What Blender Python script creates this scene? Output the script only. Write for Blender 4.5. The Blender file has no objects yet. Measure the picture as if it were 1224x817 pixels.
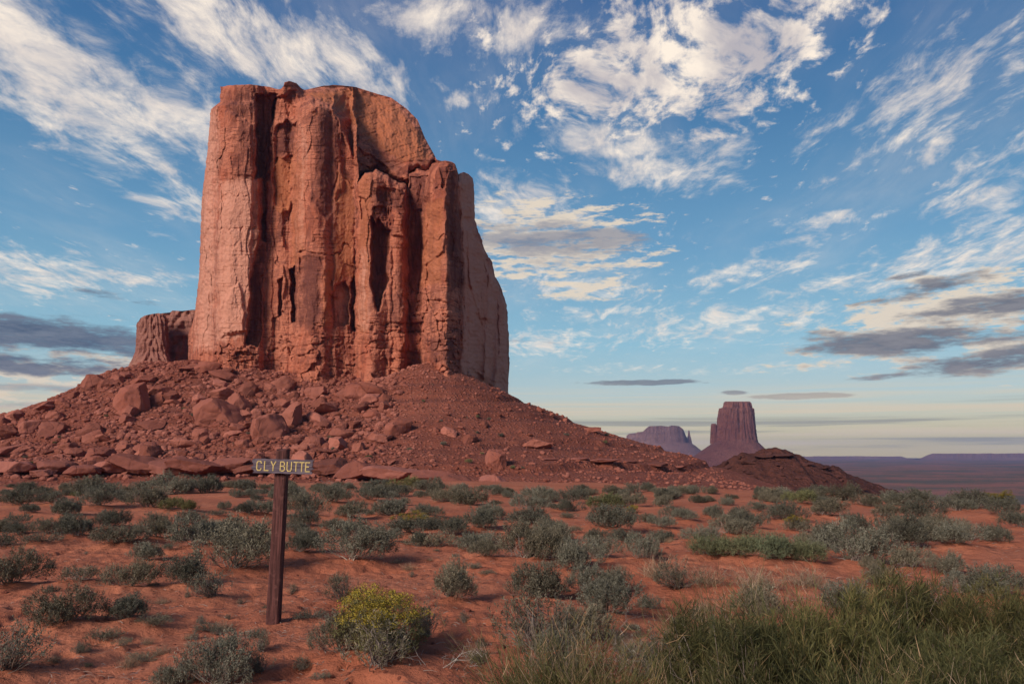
import bpy, math, random
import numpy as np
from mathutils import Vector, Matrix, Euler

S = bpy.context.scene
C = S.collection
R = math.radians
rnd = random.Random(11)

# ------------------------------------------------------------------ camera
F = 952.0                       # focal length in photograph pixels (1224 wide)
EYE = 1.6
PITCH = math.atan(133.0 / F)
cam_data = bpy.data.cameras.new('camera')
cam_data.sensor_width = 36.0
cam_data.lens = F / 1224.0 * 36.0
cam_data.clip_start = 0.05
cam_data.clip_end = 60000
cam = bpy.data.objects.new('camera', cam_data)
C.objects.link(cam)
cam.location = (0, 0, EYE)
cam.rotation_euler = (math.pi / 2 + PITCH, 0, 0)
S.camera = cam

# ------------------------------------------------------------------ light and exposure
SUN_AZ = R(219)                 # compass direction of the sun, clockwise from +Y (behind the camera, to the left)
SUN_EL = R(28)
SKY = 0.10
S.view_settings.view_transform = 'Standard'
S.view_settings.look = 'None'
S.view_settings.gamma = 1.0
S.view_settings.exposure = 0.14
S.view_settings.use_curve_mapping = False
sun_d = bpy.data.lights.new('sun', 'SUN')
sun_d.energy = 4.0
sun_d.angle = R(20)
sun_d.color = (1.0, 0.88, 0.78)
sun = bpy.data.objects.new('sun', sun_d)
C.objects.link(sun)
sdir = Vector((math.sin(SUN_AZ) * math.cos(SUN_EL), math.cos(SUN_AZ) * math.cos(SUN_EL), math.sin(SUN_EL)))
sun.rotation_euler = sdir.to_track_quat('Z', 'Y').to_euler()
sun.location = (-60, -80, 90)
cy = S.cycles
cy.max_bounces = 5
cy.diffuse_bounces = 3
cy.glossy_bounces = 2
cy.transmission_bounces = 2
cy.volume_bounces = 0
cy.transparent_max_bounces = 6
cy.use_denoising = True
cy.use_adaptive_sampling = True
cy.adaptive_threshold = 0.015
cy.caustics_reflective = False
cy.caustics_refractive = False

cP, sP = math.cos(PITCH), math.sin(PITCH)
def ray(px, py):
    r = (px - 612.0) / F; u = (408.5 - py) / F
    return r, cP - u * sP, sP + u * cP
def at(px, py, Y):
    """real-world point seen at (px, py) whose distance along +Y is Y"""
    r, y, z = ray(px, py)
    k = Y / y
    return r * k, Y + 0 * k, EYE + z * k

# ------------------------------------------------------------------ node helpers
class NT:
    def __init__(self, tree):
        self.t = tree; self.n = tree.nodes; self.l = tree.links
        self.n.clear()
    def put(self, sock, v):
        if v is None: return
        if hasattr(v, 'is_linked') or isinstance(v, bpy.types.NodeSocket): self.l.new(v, sock)
        else:
            if hasattr(sock.default_value, '__len__') and not hasattr(v, '__len__'): v = [v] * len(sock.default_value)
            if hasattr(sock.default_value, '__len__') and len(sock.default_value) == 4 and len(v) == 3: v = (*v, 1)
            sock.default_value = v
    def new(self, typ, **kw):
        n = self.n.new(typ)
        for k, v in kw.items(): setattr(n, k, v)
        return n
    def m(self, op, a, b=None, c=None, clamp=False):
        n = self.new('ShaderNodeMath', operation=op, use_clamp=clamp)
        self.put(n.inputs[0], a); self.put(n.inputs[1], b)
        if c is not None: self.put(n.inputs[2], c)
        return n.outputs[0]
    def vm(self, op, a, b=None, out=0):
        n = self.new('ShaderNodeVectorMath', operation=op)
        self.put(n.inputs[0], a); self.put(n.inputs[1], b)
        return n.outputs[out]
    def xyz(self, a, b, c=0.0):
        n = self.new('ShaderNodeCombineXYZ')
        for i, v in enumerate((a, b, c)): self.put(n.inputs[i], v)
        return n.outputs[0]
    def sep(self, v):
        n = self.new('ShaderNodeSeparateXYZ'); self.put(n.inputs[0], v); return n.outputs
    def noise(self, vec, scale=1.0, detail=6, rough=0.55, dist=0.0, lac=2.0):
        n = self.new('ShaderNodeTexNoise'); self.put(n.inputs['Vector'], vec)
        n.inputs['Scale'].default_value = scale; n.inputs['Detail'].default_value = detail
        n.inputs['Roughness'].default_value = rough; n.inputs['Distortion'].default_value = dist
        n.inputs['Lacunarity'].default_value = lac
        return n.outputs[0]
    def vor(self, vec, scale, feature='F1', out='Distance'):
        n = self.new('ShaderNodeTexVoronoi', feature=feature); self.put(n.inputs['Vector'], vec)
        n.inputs['Scale'].default_value = scale
        return n.outputs[out]
    def ss(self, v, a, b, lo=0.0, hi=1.0):
        n = self.new('ShaderNodeMapRange', interpolation_type='SMOOTHSTEP')
        self.put(n.inputs[0], v); self.put(n.inputs[1], a); self.put(n.inputs[2], b)
        self.put(n.inputs[3], lo); self.put(n.inputs[4], hi)
        return n.outputs[0]
    def mix(self, f, a, b, blend='MIX'):
        n = self.new('ShaderNodeMix', data_type='RGBA', blend_type=blend)
        self.put(n.inputs[0], f); self.put(n.inputs[6], a); self.put(n.inputs[7], b)
        return n.outputs[2]
    def ramp(self, f, stops):
        n = self.new('ShaderNodeValToRGB'); self.put(n.inputs[0], f)
        e = n.color_ramp.elements
        while len(e) < len(stops): e.new(0.5)
        for i, (p, c) in enumerate(stops): e[i].position = p; e[i].color = (*c, 1)
        return n.outputs[0]
    def attr(self, name, out=2):
        n = self.new('ShaderNodeAttribute', attribute_name=name); return n.outputs[out]
    def bump(self, h, dist, strength=1.0, normal=None):
        n = self.new('ShaderNodeBump'); self.put(n.inputs['Height'], h)
        n.inputs['Distance'].default_value = dist; n.inputs['Strength'].default_value = strength
        if normal is not None: self.put(n.inputs['Normal'], normal)
        return n.outputs[0]
    def mapping(self, v, loc=(0, 0, 0), rot=(0, 0, 0), scale=(1, 1, 1), typ='POINT'):
        n = self.new('ShaderNodeMapping', vector_type=typ); self.put(n.inputs[0], v)
        n.inputs[1].default_value = loc; n.inputs[2].default_value = rot; n.inputs[3].default_value = scale
        return n.outputs[0]

def material(name, build, rough=0.9, spec=0.2):
    m = bpy.data.materials.new(name); m.use_nodes = True
    t = NT(m.node_tree)
    out = t.new('ShaderNodeOutputMaterial'); b = t.new('ShaderNodeBsdfPrincipled')
    b.inputs['Roughness'].default_value = rough
    b.inputs['Specular IOR Level'].default_value = spec
    t.l.new(b.outputs[0], out.inputs[0])
    col, nor = build(t)[:2]
    t.put(b.inputs['Base Color'], col)
    if nor is not None: t.put(b.inputs['Normal'], nor)
    return m

# ------------------------------------------------------------------ world: clear dusk sky with cloud streets
W = bpy.data.worlds.new('World'); S.world = W; W.use_nodes = True
def build_world():
    t = NT(W.node_tree)
    out = t.new('ShaderNodeOutputWorld'); bg = t.new('ShaderNodeBackground')
    t.l.new(bg.outputs[0], out.inputs[0])
    bg.inputs[1].default_value = SKY
    sky = t.new('ShaderNodeTexSky', sky_type='NISHITA')
    sky.sun_disc = False; sky.sun_elevation = SUN_EL; sky.sun_rotation = SUN_AZ
    sky.altitude = 1600; sky.air_density = 1.0; sky.dust_density = 0.6; sky.ozone_density = 1.5
    K = 1.0 / SKY
    d = t.new('ShaderNodeTexCoord').outputs['Generated']
    x, y, z = t.sep(d)
    az = t.m('MULTIPLY', t.m('ARCTAN2', x, y), 180 / math.pi)
    el = t.m('MULTIPLY', t.m('ARCSINE', z), 180 / math.pi)
    A = t.xyz(az, el)
    def ang(px, py):
        r, yy, zz = ray(px, py)
        return math.degrees(math.atan2(r, yy)), math.degrees(math.asin(zz / math.sqrt(r * r + yy * yy + zz * zz)))
    # clear-sky gradient, deep blue overhead to pale teal and cream at the horizon
    grad = t.ramp(t.m('DIVIDE', el, 40.0, clamp=True), [
        (0.000, (0.60, 0.46, 0.18)), (0.045, (0.56, 0.48, 0.28)), (0.10, (0.42, 0.52, 0.51)),
        (0.19, (0.25, 0.47, 0.58)), (0.36, (0.125, 0.310, 0.49)), (0.58, (0.055, 0.182, 0.365)), (0.80, (0.030, 0.108, 0.285)),
        (1.0, (0.02, 0.07, 0.22))])
    grad = t.vm('SCALE', grad); t.put(grad.node.inputs[3], K)
    base = t.mix(0.85, sky.outputs[0], grad)
    # noise on a flat cloud deck, streets running along +Y
    zz = t.m('ADD', t.m('MAXIMUM', z, 0.0), 0.07)
    P = t.xyz(t.m('DIVIDE', x, zz), t.m('DIVIDE', y, zz))
    warp = t.noise(t.mapping(P, scale=(1.6, 0.8, 1)), 1.0, 3, 0.5)
    Pw = t.vm('ADD', P, t.xyz(t.m('MULTIPLY', t.m('SUBTRACT', warp, 0.5), 0.5), t.m('MULTIPLY', t.m('SUBTRACT', warp, 0.5), 0.3)))
    nA = t.noise(t.mapping(Pw, rot=(0, 0, R(-6)), scale=(9.0, 3.6, 1)), 1.0, 11, 0.66)
    nB = t.noise(t.mapping(Pw, loc=(3.1, 7.7, 0), rot=(0, 0, R(14)), scale=(19.0, 11.0, 1)), 1.0, 8, 0.62)
    nC = t.noise(t.mapping(P, loc=(9, 2, 0), scale=(2.2, 1.0, 1)), 1.0, 4, 0.5)
    nH = t.noise(t.mapping(A, loc=(4, 1, 0), scale=(0.14, 0.75, 1)), 1.0, 9, 0.66)
    nHf = t.m('ADD', t.m('MULTIPLY', t.m('SUBTRACT', t.noise(t.mapping(A, loc=(1, 5, 0), scale=(0.33, 1.3, 1)), 1.0, 8, 0.66), .5), 1.7), .5)
    def blob(px, py, hw, hh, rot=0.0, amp=1.0, soft=0.15):
        a0, e0 = ang(px, py)
        v = t.mapping(A, loc=(a0, e0, 0), rot=(0, 0, R(rot)), scale=(hw / 16.6, hh / 16.6, 1), typ='TEXTURE')
        L = t.vm('LENGTH', v, out=1)
        return t.ss(L, 1.4, soft, 0.0, amp)
    def total(bl):
        s = None
        for q in bl:
            s = blob(*q) if s is None else t.m('MAXIMUM', s, blob(*q))
        return s
    # (px, py, half width, half height, tilt degrees, weight)
    cirrus = total([
        (70, 95, 200, 75, -24, 1.0), (190, 135, 130, 48, -18, 1.0), (60, 75, 120, 46, -20, 1.0), (310, 45, 260, 62, -10, .95), (560, 25, 200, 46, -4, .92), (20, 40, 60, 30, -20, .55),
        (215, 240, 60, 34, 0, .8), (185, 195, 70, 18, -10, .7), (55, 325, 130, 34, 3, .85), (190, 333, 70, 14, 3, .75),
        (740, 170, 190, 30, -8, .86), (790, 205, 120, 30, -5, .85), (570, 118, 60, 14, 2, .6),
        (620, 250, 120, 55, -6, .75), (690, 335, 110, 30, -4, .75),
        (1000, 262, 90, 14, 4, .7), (900, 322, 110, 24, 10, .72), (1160, 310, 160, 42, 8, .85), (1185, 215, 90, 60, 26, .68),
        (1120, 110, 160, 80, 22, .68), (1200, 60, 90, 40, 24, .66), (1180, 285, 110, 30, 10, .75),
        (860, 385, 190, 32, 3, .76), (720, 372, 120, 14, 2, .66), (1000, 340, 120, 16, 6, .68), (930, 440, 160, 10, 2, .6), (740, 440, 120, 9, 0, .6), (650, 410, 110, 24, 2, .8), (700, 403, 160, 10, 1, .6), (960, 290, 100, 14, 6, .55), (1190, 140, 60, 22, 30, .62), (640, 60, 120, 50, 0, .55)])
    puffs = total([(800, 75, 230, 95, 8, 1.0), (720, 110, 140, 60, 0, .9), (900, 60, 170, 60, 14, .85), (880, 130, 120, 34, 14, .7), (600, 30, 120, 30, 0, .6)])
    nA2 = t.m('ADD', t.m('MULTIPLY', nA, 0.72), t.m('MULTIPLY', nB, 0.28))
    dA = t.ss(t.m('ADD', nA2, t.m('MULTIPLY', t.m('SUBTRACT', cirrus, 1.0), 0.25)), 0.31, 0.63)
    nB2 = t.m('ADD', t.m('MULTIPLY', nB, 0.8), t.m('MULTIPLY', nA, 0.2))
    dB = t.ss(t.m('ADD', nB2, t.m('MULTIPLY', t.m('SUBTRACT', puffs, 1.0), 0.22)), 0.35, 0.545)
    stray = t.ss(nB2, 0.60, 0.72, 0.0, 0.5)
    veil = t.ss(nC, 0.42, 0.78, 0.0, 0.16)
    dens = t.m('MAXIMUM', t.m('MAXIMUM', dA, dB), t.m('MAXIMUM', stray, veil))
    fib = t.noise(t.mapping(Pw, loc=(5, 2, 0), rot=(0, 0, R(-10)), scale=(22, 5, 1)), 1.0, 8, 0.65)
    dA2 = t.m('MULTIPLY', t.m('MAXIMUM', dA, t.m('MAXIMUM', stray, veil)), t.ss(t.m('ADD', fib, t.m('MULTIPLY', dens, .35)), .40, .66, .55, 1.0))
    dens = t.m('MAXIMUM', dA2, dB)
    dens = t.m('MULTIPLY', dens, t.ss(el, 3.0, 8.0))
    shade = t.ss(t.noise(t.mapping(Pw, loc=(0.07, 0.05, 3.0), scale=(7, 3.2, 1)), 1.0, 5, 0.6), 0.34, 0.66)
    thick = t.m('MULTIPLY', shade, t.ss(puffs, 0.3, 1.0, 0.45, 1.0))
    ccol = t.mix(thick, (0.98 * K, 0.85 * K, 0.71 * K), (0.45 * K, 0.42 * K, 0.45 * K))
    c1 = t.mix(t.m('MULTIPLY', dens, 0.95), base, ccol)
    # low cloud banks: lit cream edges first, slate bodies over them
    lit = total([(80, 440, 190, 30, 4, .95), (60, 480, 160, 22, 0, .8), (60, 415, 150, 20, 0, .5), (1110, 380, 200, 60, 10, 1.0), (1180, 425, 120, 30, 4, .85), (650, 290, 190, 80, -4, .95), (700, 345, 120, 20, -3, .8)])
    dl = t.ss(t.m('ADD', nHf, t.m('MULTIPLY', t.m('SUBTRACT', lit, 1.0), 0.5)), 0.30, 0.50)
    c2 = t.mix(t.m('MULTIPLY', dl, 0.92), c1, (0.72 * K, 0.62 * K, 0.50 * K))
    nD = t.m('ADD', t.m('MULTIPLY', t.m('ADD', t.m('MULTIPLY', t.m('SUBTRACT', nH, .5), 1.6), .5), 0.6), t.m('MULTIPLY', nHf, 0.4))
    def slate(bl, prev, col, lo=0.27, hi=0.52, amp=.95):
        mk = total(bl)
        dd = t.ss(t.m('ADD', nD, t.m('MULTIPLY', t.m('SUBTRACT', mk, 1.0), 0.55)), lo, hi)
        core = t.ss(t.m('ADD', nHf, t.m('MULTIPLY', nH, .6)), .55, 1.05)
        cc = t.mix(core, tuple(v * K * .82 for v in col), tuple((v * .75 + .09) * K for v in col))
        return t.mix(t.m('MULTIPLY', dd, amp), prev, cc)
    c3 = slate([(60, 404, 210, 34, -2, 1.0), (50, 434, 180, 22, 2, 1.0), (110, 350, 100, 9, -6, .75)], c2, (0.075, 0.11, 0.19))
    c3 = slate([(60, 463, 150, 8, 0, .9), (40, 486, 140, 9, 0, .9)], c3, (0.30, 0.29, 0.31), amp=.7)
    c3 = slate([(1110, 406, 210, 26, 3, 1.0), (1190, 366, 140, 22, 6, 1.0), (1100, 346, 110, 14, 8, 1.0), (1190, 430, 150, 22, 6, 1.0), (1070, 449, 80, 6, 2, .85), (980, 400, 60, 14, 0, .8), (1090, 328, 60, 6, 8, .8)], c3, (0.145, 0.155, 0.20))
    c3 = slate([(665, 290, 165, 46, -2, 1.0), (640, 408, 70, 9, 0, .8), (610, 300, 70, 26, 0, .8)], c3, (0.26, 0.27, 0.33), amp=.85)
    c3 = slate([(760, 457, 110, 5, 0, 1.0), (955, 473, 85, 5, 0, 1.0), (880, 469, 26, 4, 0, .9)], c3, (0.16, 0.19, 0.25), lo=.22, hi=.36, amp=.85)
    # cream and grey bands low over the horizon
    bands = t.noise(t.mapping(A, loc=(2, 0.35, 0), scale=(0.03, 1.5, 1)), 1.0, 6, 0.6, 0.4)
    bm = t.m('MULTIPLY', t.ss(bands, 0.42, 0.62), t.m('MULTIPLY', t.ss(el, -0.5, 1.0), t.ss(el, 5.6, 2.6)))
    c4 = t.mix(t.m('MULTIPLY', bm, .75), c3, (0.70 * K, 0.58 * K, 0.42 * K))
    bm2 = t.m('MULTIPLY', t.ss(bands, 0.46, 0.34), t.m('MULTIPLY', t.ss(el, -0.5, 0.4), t.ss(el, 4.2, 2.0)))
    c4 = t.mix(t.m('MULTIPLY', bm2, .7), c4, (0.26 * K, 0.26 * K, 0.24 * K))
    t.l.new(c4, bg.inputs[0])
build_world()

# ------------------------------------------------------------------ numpy noise
def _h(ix, iy, iz, seed):
    h = (ix.astype(np.int64) * 374761393 + iy.astype(np.int64) * 668265263 + iz.astype(np.int64) * 2147483647 + seed * 974711) & 0xffffffff
    h = ((h ^ (h >> 13)) * 1274126177) & 0xffffffff
    h = ((h ^ (h >> 16)) * 2246822519) & 0xffffffff
    return (h ^ (h >> 15)) & 0xffffffff
def rnd2(ix, iy, seed=0):
    return _h(ix, iy, np.zeros_like(ix), seed) / 4294967295.0
def vn2(x, y, seed=0):
    """smooth gradient noise, about -1 to 1"""
    x = np.asarray(x, float); y = np.asarray(y, float); x, y = np.broadcast_arrays(x, y)
    ix = np.floor(x); iy = np.floor(y); fx = x - ix; fy = y - iy
    u = fx * fx * fx * (fx * (fx * 6 - 15) + 10); v = fy * fy * fy * (fy * (fy * 6 - 15) + 10)
    def g(dx, dy):
        a = _h(ix + dx, iy + dy, np.zeros_like(ix), seed) * (2 * math.pi / 4294967295.0)
        return np.cos(a) * (fx - dx) + np.sin(a) * (fy - dy)
    a = g(0, 0); b = g(1, 0); c = g(0, 1); d_ = g(1, 1)
    return ((a + (b - a) * u) * (1 - v) + (c + (d_ - c) * u) * v) * 1.5
def fbm2(x, y, oct=5, seed=0, gain=.5, lac=2.03):
    s = 0; a = 1.0; n = 0
    for o in range(oct):
        s = s + a * vn2(x * lac ** o, y * lac ** o, seed + o * 17); n += a; a *= gain
    return s / n * 1.3
def vn3(x, y, z, seed=0):
    ix = np.floor(x); iy = np.floor(y); iz = np.floor(z); fx = x - ix; fy = y - iy; fz = z - iz
    s = lambda q: q * q * (3 - 2 * q)
    u, v, w = s(fx), s(fy), s(fz)
    def g(a, b, c): return _h(ix + a, iy + b, iz + c, seed) / 2147483647.5 - 1
    l = lambda a, b, k: a + (b - a) * k
    return l(l(l(g(0,0,0), g(1,0,0), u), l(g(0,1,0), g(1,1,0), u), v), l(l(g(0,0,1), g(1,0,1), u), l(g(0,1,1), g(1,1,1), u), v), w)
def fbm3(p, oct=4, seed=0, gain=.5):
    s = 0; a = 1.0; n = 0
    for o in range(oct):
        k = 2.03 ** o
        s = s + a * vn3(p[:, 0] * k, p[:, 1] * k, p[:, 2] * k, seed + o * 13); n += a; a *= gain
    return s / n
def sstep(a, b, x):
    t = np.clip((x - a) / (b - a), 0, 1); return t * t * (3 - 2 * t)
def cells(x, y, seed=0):
    """voronoi: (random value of the nearest cell, distance to the border)"""
    ix = np.floor(x); iy = np.floor(y)
    d1 = np.full(x.shape, 9.0); d2 = np.full(x.shape, 9.0); val = np.zeros(x.shape)
    for dx in (-1, 0, 1):
        for dy in (-1, 0, 1):
            cx = ix + dx; cyy = iy + dy
            px = cx + rnd2(cx, cyy, seed); py = cyy + rnd2(cx, cyy, seed + 5)
            d = np.hypot(px - x, py - y); r = rnd2(cx, cyy, seed + 9)
            near = d < d1
            d2 = np.where(near, d1, np.minimum(d2, d)); val = np.where(near, r, val); d1 = np.where(near, d, d1)
    return val, d2 - d1

# ------------------------------------------------------------------ mesh helpers
def mesh_obj(name, verts, faces, mat, parent=None, smooth=True, attrs=None):
    me = bpy.data.meshes.new(name)
    verts = np.asarray(verts, np.float32)
    if isinstance(faces, np.ndarray):
        nf, k = faces.shape
        me.vertices.add(len(verts)); me.vertices.foreach_set('co', verts.ravel())
        me.loops.add(nf * k); me.loops.foreach_set('vertex_index', faces.astype(np.int32).ravel())
        me.polygons.add(nf); me.polygons.foreach_set('loop_start', np.arange(0, nf * k, k, dtype=np.int32))
        me.update(calc_edges=True)
    else:
        me.from_pydata([tuple(v) for v in verts], [], [tuple(f) for f in faces])
    me.validate()
    me.polygons.foreach_set('use_smooth', np.full(len(me.polygons), smooth))
    for k_, a in (attrs or {}).items():
        at_ = me.attributes.new(k_, 'FLOAT', 'POINT'); at_.data.foreach_set('value', np.asarray(a, np.float32).ravel())
    if mat: me.materials.append(mat)
    me.update()
    o = bpy.data.objects.new(name, me); C.objects.link(o)
    if parent: o.parent = parent
    return o
def empty(name, loc=(0, 0, 0), rz=0):
    o = bpy.data.objects.new(name, None); C.objects.link(o); o.location = loc; o.rotation_euler = (0, 0, rz)
    o.empty_display_size = .2
    return o
def tag(o, label=None, cat=None, group=None, kind=None):
    if label: o['label'] = label
    if cat: o['category'] = cat
    if group: o['group'] = group
    if kind: o['kind'] = kind
    return o
def copy_tree(o, parent=None):
    c = o.copy(); C.objects.link(c)
    for k in ('label', 'category', 'group'):
        pass
    c.parent = parent
    for ch in list(o.children): copy_tree(ch, c)
    return c
def grid_faces(nr, nc, wrap=False):
    r = np.arange(nr - 1)[:, None]; c = np.arange(nc if wrap else nc - 1)[None, :]
    c2 = (c + 1) % nc
    f = np.stack([r * nc + c, r * nc + c2, (r + 1) * nc + c2, (r + 1) * nc + c], -1)
    return f.reshape(-1, 4)

# ------------------------------------------------------------------ materials: rock, sand, soil
def rock_mat(name, base, dark, pale, scale=1.0, bump=.35, streak=True, varnish_shade=False, sat_var=True):
    def b(t):
        P = t.new('ShaderNodeTexCoord').outputs['Object']
        big = t.noise(P, .05 * scale, 5, .6)
        med = t.noise(P, .45 * scale, 7, .62)
        col = t.mix(t.ss(big, .40, .62), base, pale)
        col = t.mix(t.ss(med, .45, .72, 0, .55), col, tuple(v * .62 for v in base))
        st = t.noise(t.mapping(P, scale=(1, 1, .07)), .55 * scale, 7, .65, .4)
        if streak: col = t.mix(t.ss(st, .52, .72, 0, .62), col, dark)
        bed = t.noise(t.mapping(P, scale=(.05, .05, 1)), .8 * scale, 6, .6, .3)
        col = t.mix(t.ss(bed, .53, .72, 0, .35), col, pale)
        sp = t.noise(P, 3.5 * scale, 6, .7)
        col = t.mix(t.ss(sp, .52, .72, 0, .45), col, tuple(v * .5 for v in dark))
        if varnish_shade:
            jit = t.vm('ADD', P, t.xyz(t.m('MULTIPLY', med, 3.0), 0.0, t.m('MULTIPLY', st, 5.0)))
            cellc = t.sep(t.vor(t.mapping(jit, scale=(.24, .24, .07)), 1.0, 'F1', 'Color'))[0]
            col = t.mix(t.ss(cellc, .70, .73, 0, .45), col, pale)
            col = t.mix(t.ss(cellc, .26, .22, 0, .40), col, dark)
            cell2 = t.sep(t.vor(t.mapping(jit, loc=(7, 3, 1), scale=(.55, .55, .24)), 1.0, 'F1', 'Color'))[1]
            col = t.mix(t.ss(cell2, .78, .80, 0, .35), col, pale)
            col = t.mix(t.ss(cell2, .20, .18, 0, .35), col, dark)
            lines = t.noise(t.mapping(P, scale=(.04, .04, 1)), 1.5, 3, .5, .5)
            col = t.mix(t.m('MULTIPLY', t.ss(t.m('ABSOLUTE', t.m('SUBTRACT', lines, .5)), .022, .004), t.ss(big, .42, .55)), col, dark)
            v = t.attr('varnish_shade'); vv = t.m('ADD', v, t.m('ADD', t.m('MULTIPLY', t.m('SUBTRACT', st, .5), 1.3), t.m('MULTIPLY', t.m('SUBTRACT', med, .5), .7)))  # desert varnish, plus the shade of slots and niches put into the colour
            col = t.mix(t.ss(vv, .28, 1.0, 0, .86), col, dark)
            col = t.mix(t.ss(t.m('ADD', t.attr('orange'), t.m('MULTIPLY', t.m('SUBTRACT', med, .5), .6)), .3, .8, 0, .75), col, (.42, .14, .062))
            col = t.mix(t.ss(t.m('ADD', t.attr('pink'), t.m('ADD', t.m('MULTIPLY', t.m('SUBTRACT', st, .5), 1.0), t.m('MULTIPLY', t.m('SUBTRACT', med, .5), .8))), .25, .8, 0, .85), col, (.62, .285, .195))  # paler stone, plus light on the left-hand ribs put into the colour
        if sat_var:
            oi = t.new('ShaderNodeObjectInfo').outputs['Random']
            col = t.mix(t.m('MULTIPLY', oi, .7), col, tuple(v * .55 for v in base))
            col = t.mix(t.ss(t.m('FRACT', t.m('MULTIPLY', oi, 9.7)), .62, 1.0, 0, .75), col, tuple(v * 1.15 for v in pale))
        fine = t.noise(P, 1.3 * scale, 10, .72)
        crk = t.vor(t.mapping(P, scale=(1, 1, .45)), .9 * scale, 'DISTANCE_TO_EDGE')
        h = t.m('ADD', t.m('MULTIPLY', fine, 1.0), t.m('MULTIPLY', t.ss(crk, 0, .07), .16))
        h = t.m('ADD', h, t.m('MULTIPLY', bed, .15 if varnish_shade else .5))
        return col, t.bump(h, bump / scale ** .5, .9)
    return material(name, b, rough=.93, spec=.15)

M_cliff = rock_mat('red_sandstone', (.43, .122, .066), (.135, .043, .033), (.52, .185, .110), bump=.6, varnish_shade=True, sat_var=False)
M_rock = rock_mat('fallen_sandstone', (.26, .080, .051), (.105, .04, .032), (.36, .13, .09), scale=1.4, bump=.45, streak=False)
M_ledge = rock_mat('ledge_sandstone', (.22, .072, .05), (.10, .04, .034), (.30, .11, .08), scale=1.4, bump=.35, streak=False)
M_rock_dark = rock_mat('dark_sandstone', (.085, .032, .025), (.045, .02, .017), (.12, .048, .036), scale=1.4, bump=.3, streak=False)
M_far = rock_mat('distant_sandstone', (.19, .064, .048), (.05, .022, .022), (.28, .11, .08), scale=.12, bump=5, sat_var=False)
M_farmesa = rock_mat('distant_mesa_rock', (.20, .10, .085), (.10, .055, .05), (.26, .14, .115), scale=.06, bump=4, sat_var=False)

def sand_build(t):
    P = t.new('ShaderNodeTexCoord').outputs['Object']
    x, y, z = t.sep(P)
    r = t.vm('LENGTH', t.xyz(x, y), out=1)
    n1 = t.noise(P, .35, 6, .6); n2 = t.noise(P, 3.2, 7, .65); n3 = t.noise(P, 26, 5, .7)
    col = t.mix(t.ss(n1, .36, .66), (.345, .108, .058), (.41, .146, .082))
    col = t.mix(t.ss(n2, .46, .70, 0, .6), col, (.31, .098, .052))
    col = t.mix(t.ss(n3, .55, .76, 0, .55), col, (.20, .068, .042))
    grit = t.vor(P, 38)
    col = t.mix(t.ss(grit, .20, .10, 0, .35), col, (.16, .06, .045))
    # far valley floor: scrub mottling over red soil
    sc1 = t.noise(P, .0042, 8, .62); sc2 = t.noise(t.mapping(P, scale=(1, 2.2, 1)), .03, 8, .7)
    scrub = t.m('MULTIPLY', t.ss(t.m('ADD', t.m('MULTIPLY', sc1, .65), t.m('MULTIPLY', sc2, .5)), .48, .64), t.ss(r, 90, 320))
    col = t.mix(t.m('MULTIPLY', t.ss(r, 120, 400), .75), col, (.20, .082, .062))
    col = t.mix(t.m('MULTIPLY', scrub, .85), col, (.055, .062, .042))
    rip = t.noise(t.mapping(P, rot=(0, 0, R(24)), scale=(1, 3.2, 1)), 4.2, 4, .55, .6)
    h = t.m('ADD', t.m('MULTIPLY', n2, .55), t.m('ADD', t.m('MULTIPLY', rip, .12), t.m('MULTIPLY', n3, .16)))
    foot = t.vor(t.vm('ADD', P, t.xyz(t.m('MULTIPLY', n2, .15), t.m('MULTIPLY', n1, .2))), 2.6)
    h = t.m('ADD', h, t.m('MULTIPLY', t.ss(foot, .10, .34), .18))
    return col, t.bump(h, .14, 1.0)
M_sand = material('red_sand', sand_build, .95, .1)

def talus_build(t):
    P = t.new('ShaderNodeTexCoord').outputs['Object']
    n1 = t.noise(P, .06, 6, .62); n2 = t.noise(P, .8, 8, .68); n3 = t.noise(P, 4.5, 5, .7)
    col = t.mix(t.ss(n1, .36, .66), (.185, .054, .033), (.24, .076, .047))
    col = t.mix(t.ss(n2, .46, .68, 0, .65), col, (.15, .052, .038))
    tb = t.noise(t.mapping(P, scale=(.03, .03, 1)), .55, 6, .65, .6)
    col = t.mix(t.ss(tb, .50, .62, 0, .6), col, (.12, .042, .032))
    st = t.vor(P, 1.1)
    col = t.mix(t.ss(st, .34, .16, 0, .55), col, (.37, .155, .11))
    st2 = t.vor(P, 2.7)
    col = t.mix(t.m('MULTIPLY', t.ss(st2, .20, .10), t.ss(n3, .52, .6, 0, .8)), col, (.46, .26, .20))
    col = t.mix(t.m('MULTIPLY', t.ss(t.vor(P, .55), .20, .08), t.ss(n2, .5, .58, 0, .8)), col, (.075, .08, .04))
    h = t.m('ADD', t.m('MULTIPLY', n2, .8), t.m('ADD', t.m('MULTIPLY', t.ss(st, .5, .1), .5), t.m('MULTIPLY', n3, .25)))
    return col, t.bump(h, .6, .9)
M_talus = material('talus_soil', talus_build, .95, .1)
def mound_build(t):
    P = t.new('ShaderNodeTexCoord').outputs['Object']
    n2 = t.noise(P, .5, 8, .68); st = t.vor(P, .8)
    col = t.mix(t.ss(n2, .4, .65), (.062, .024, .018), (.10, .036, .026))
    col = t.mix(t.ss(st, .3, .14, 0, .5), col, (.14, .058, .046))
    return col, t.bump(t.m('ADD', n2, t.m('MULTIPLY', t.ss(st, .5, .1), .5)), .7, .9)
M_mound = material('dark_shale', mound_build, .95, .1)

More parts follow.
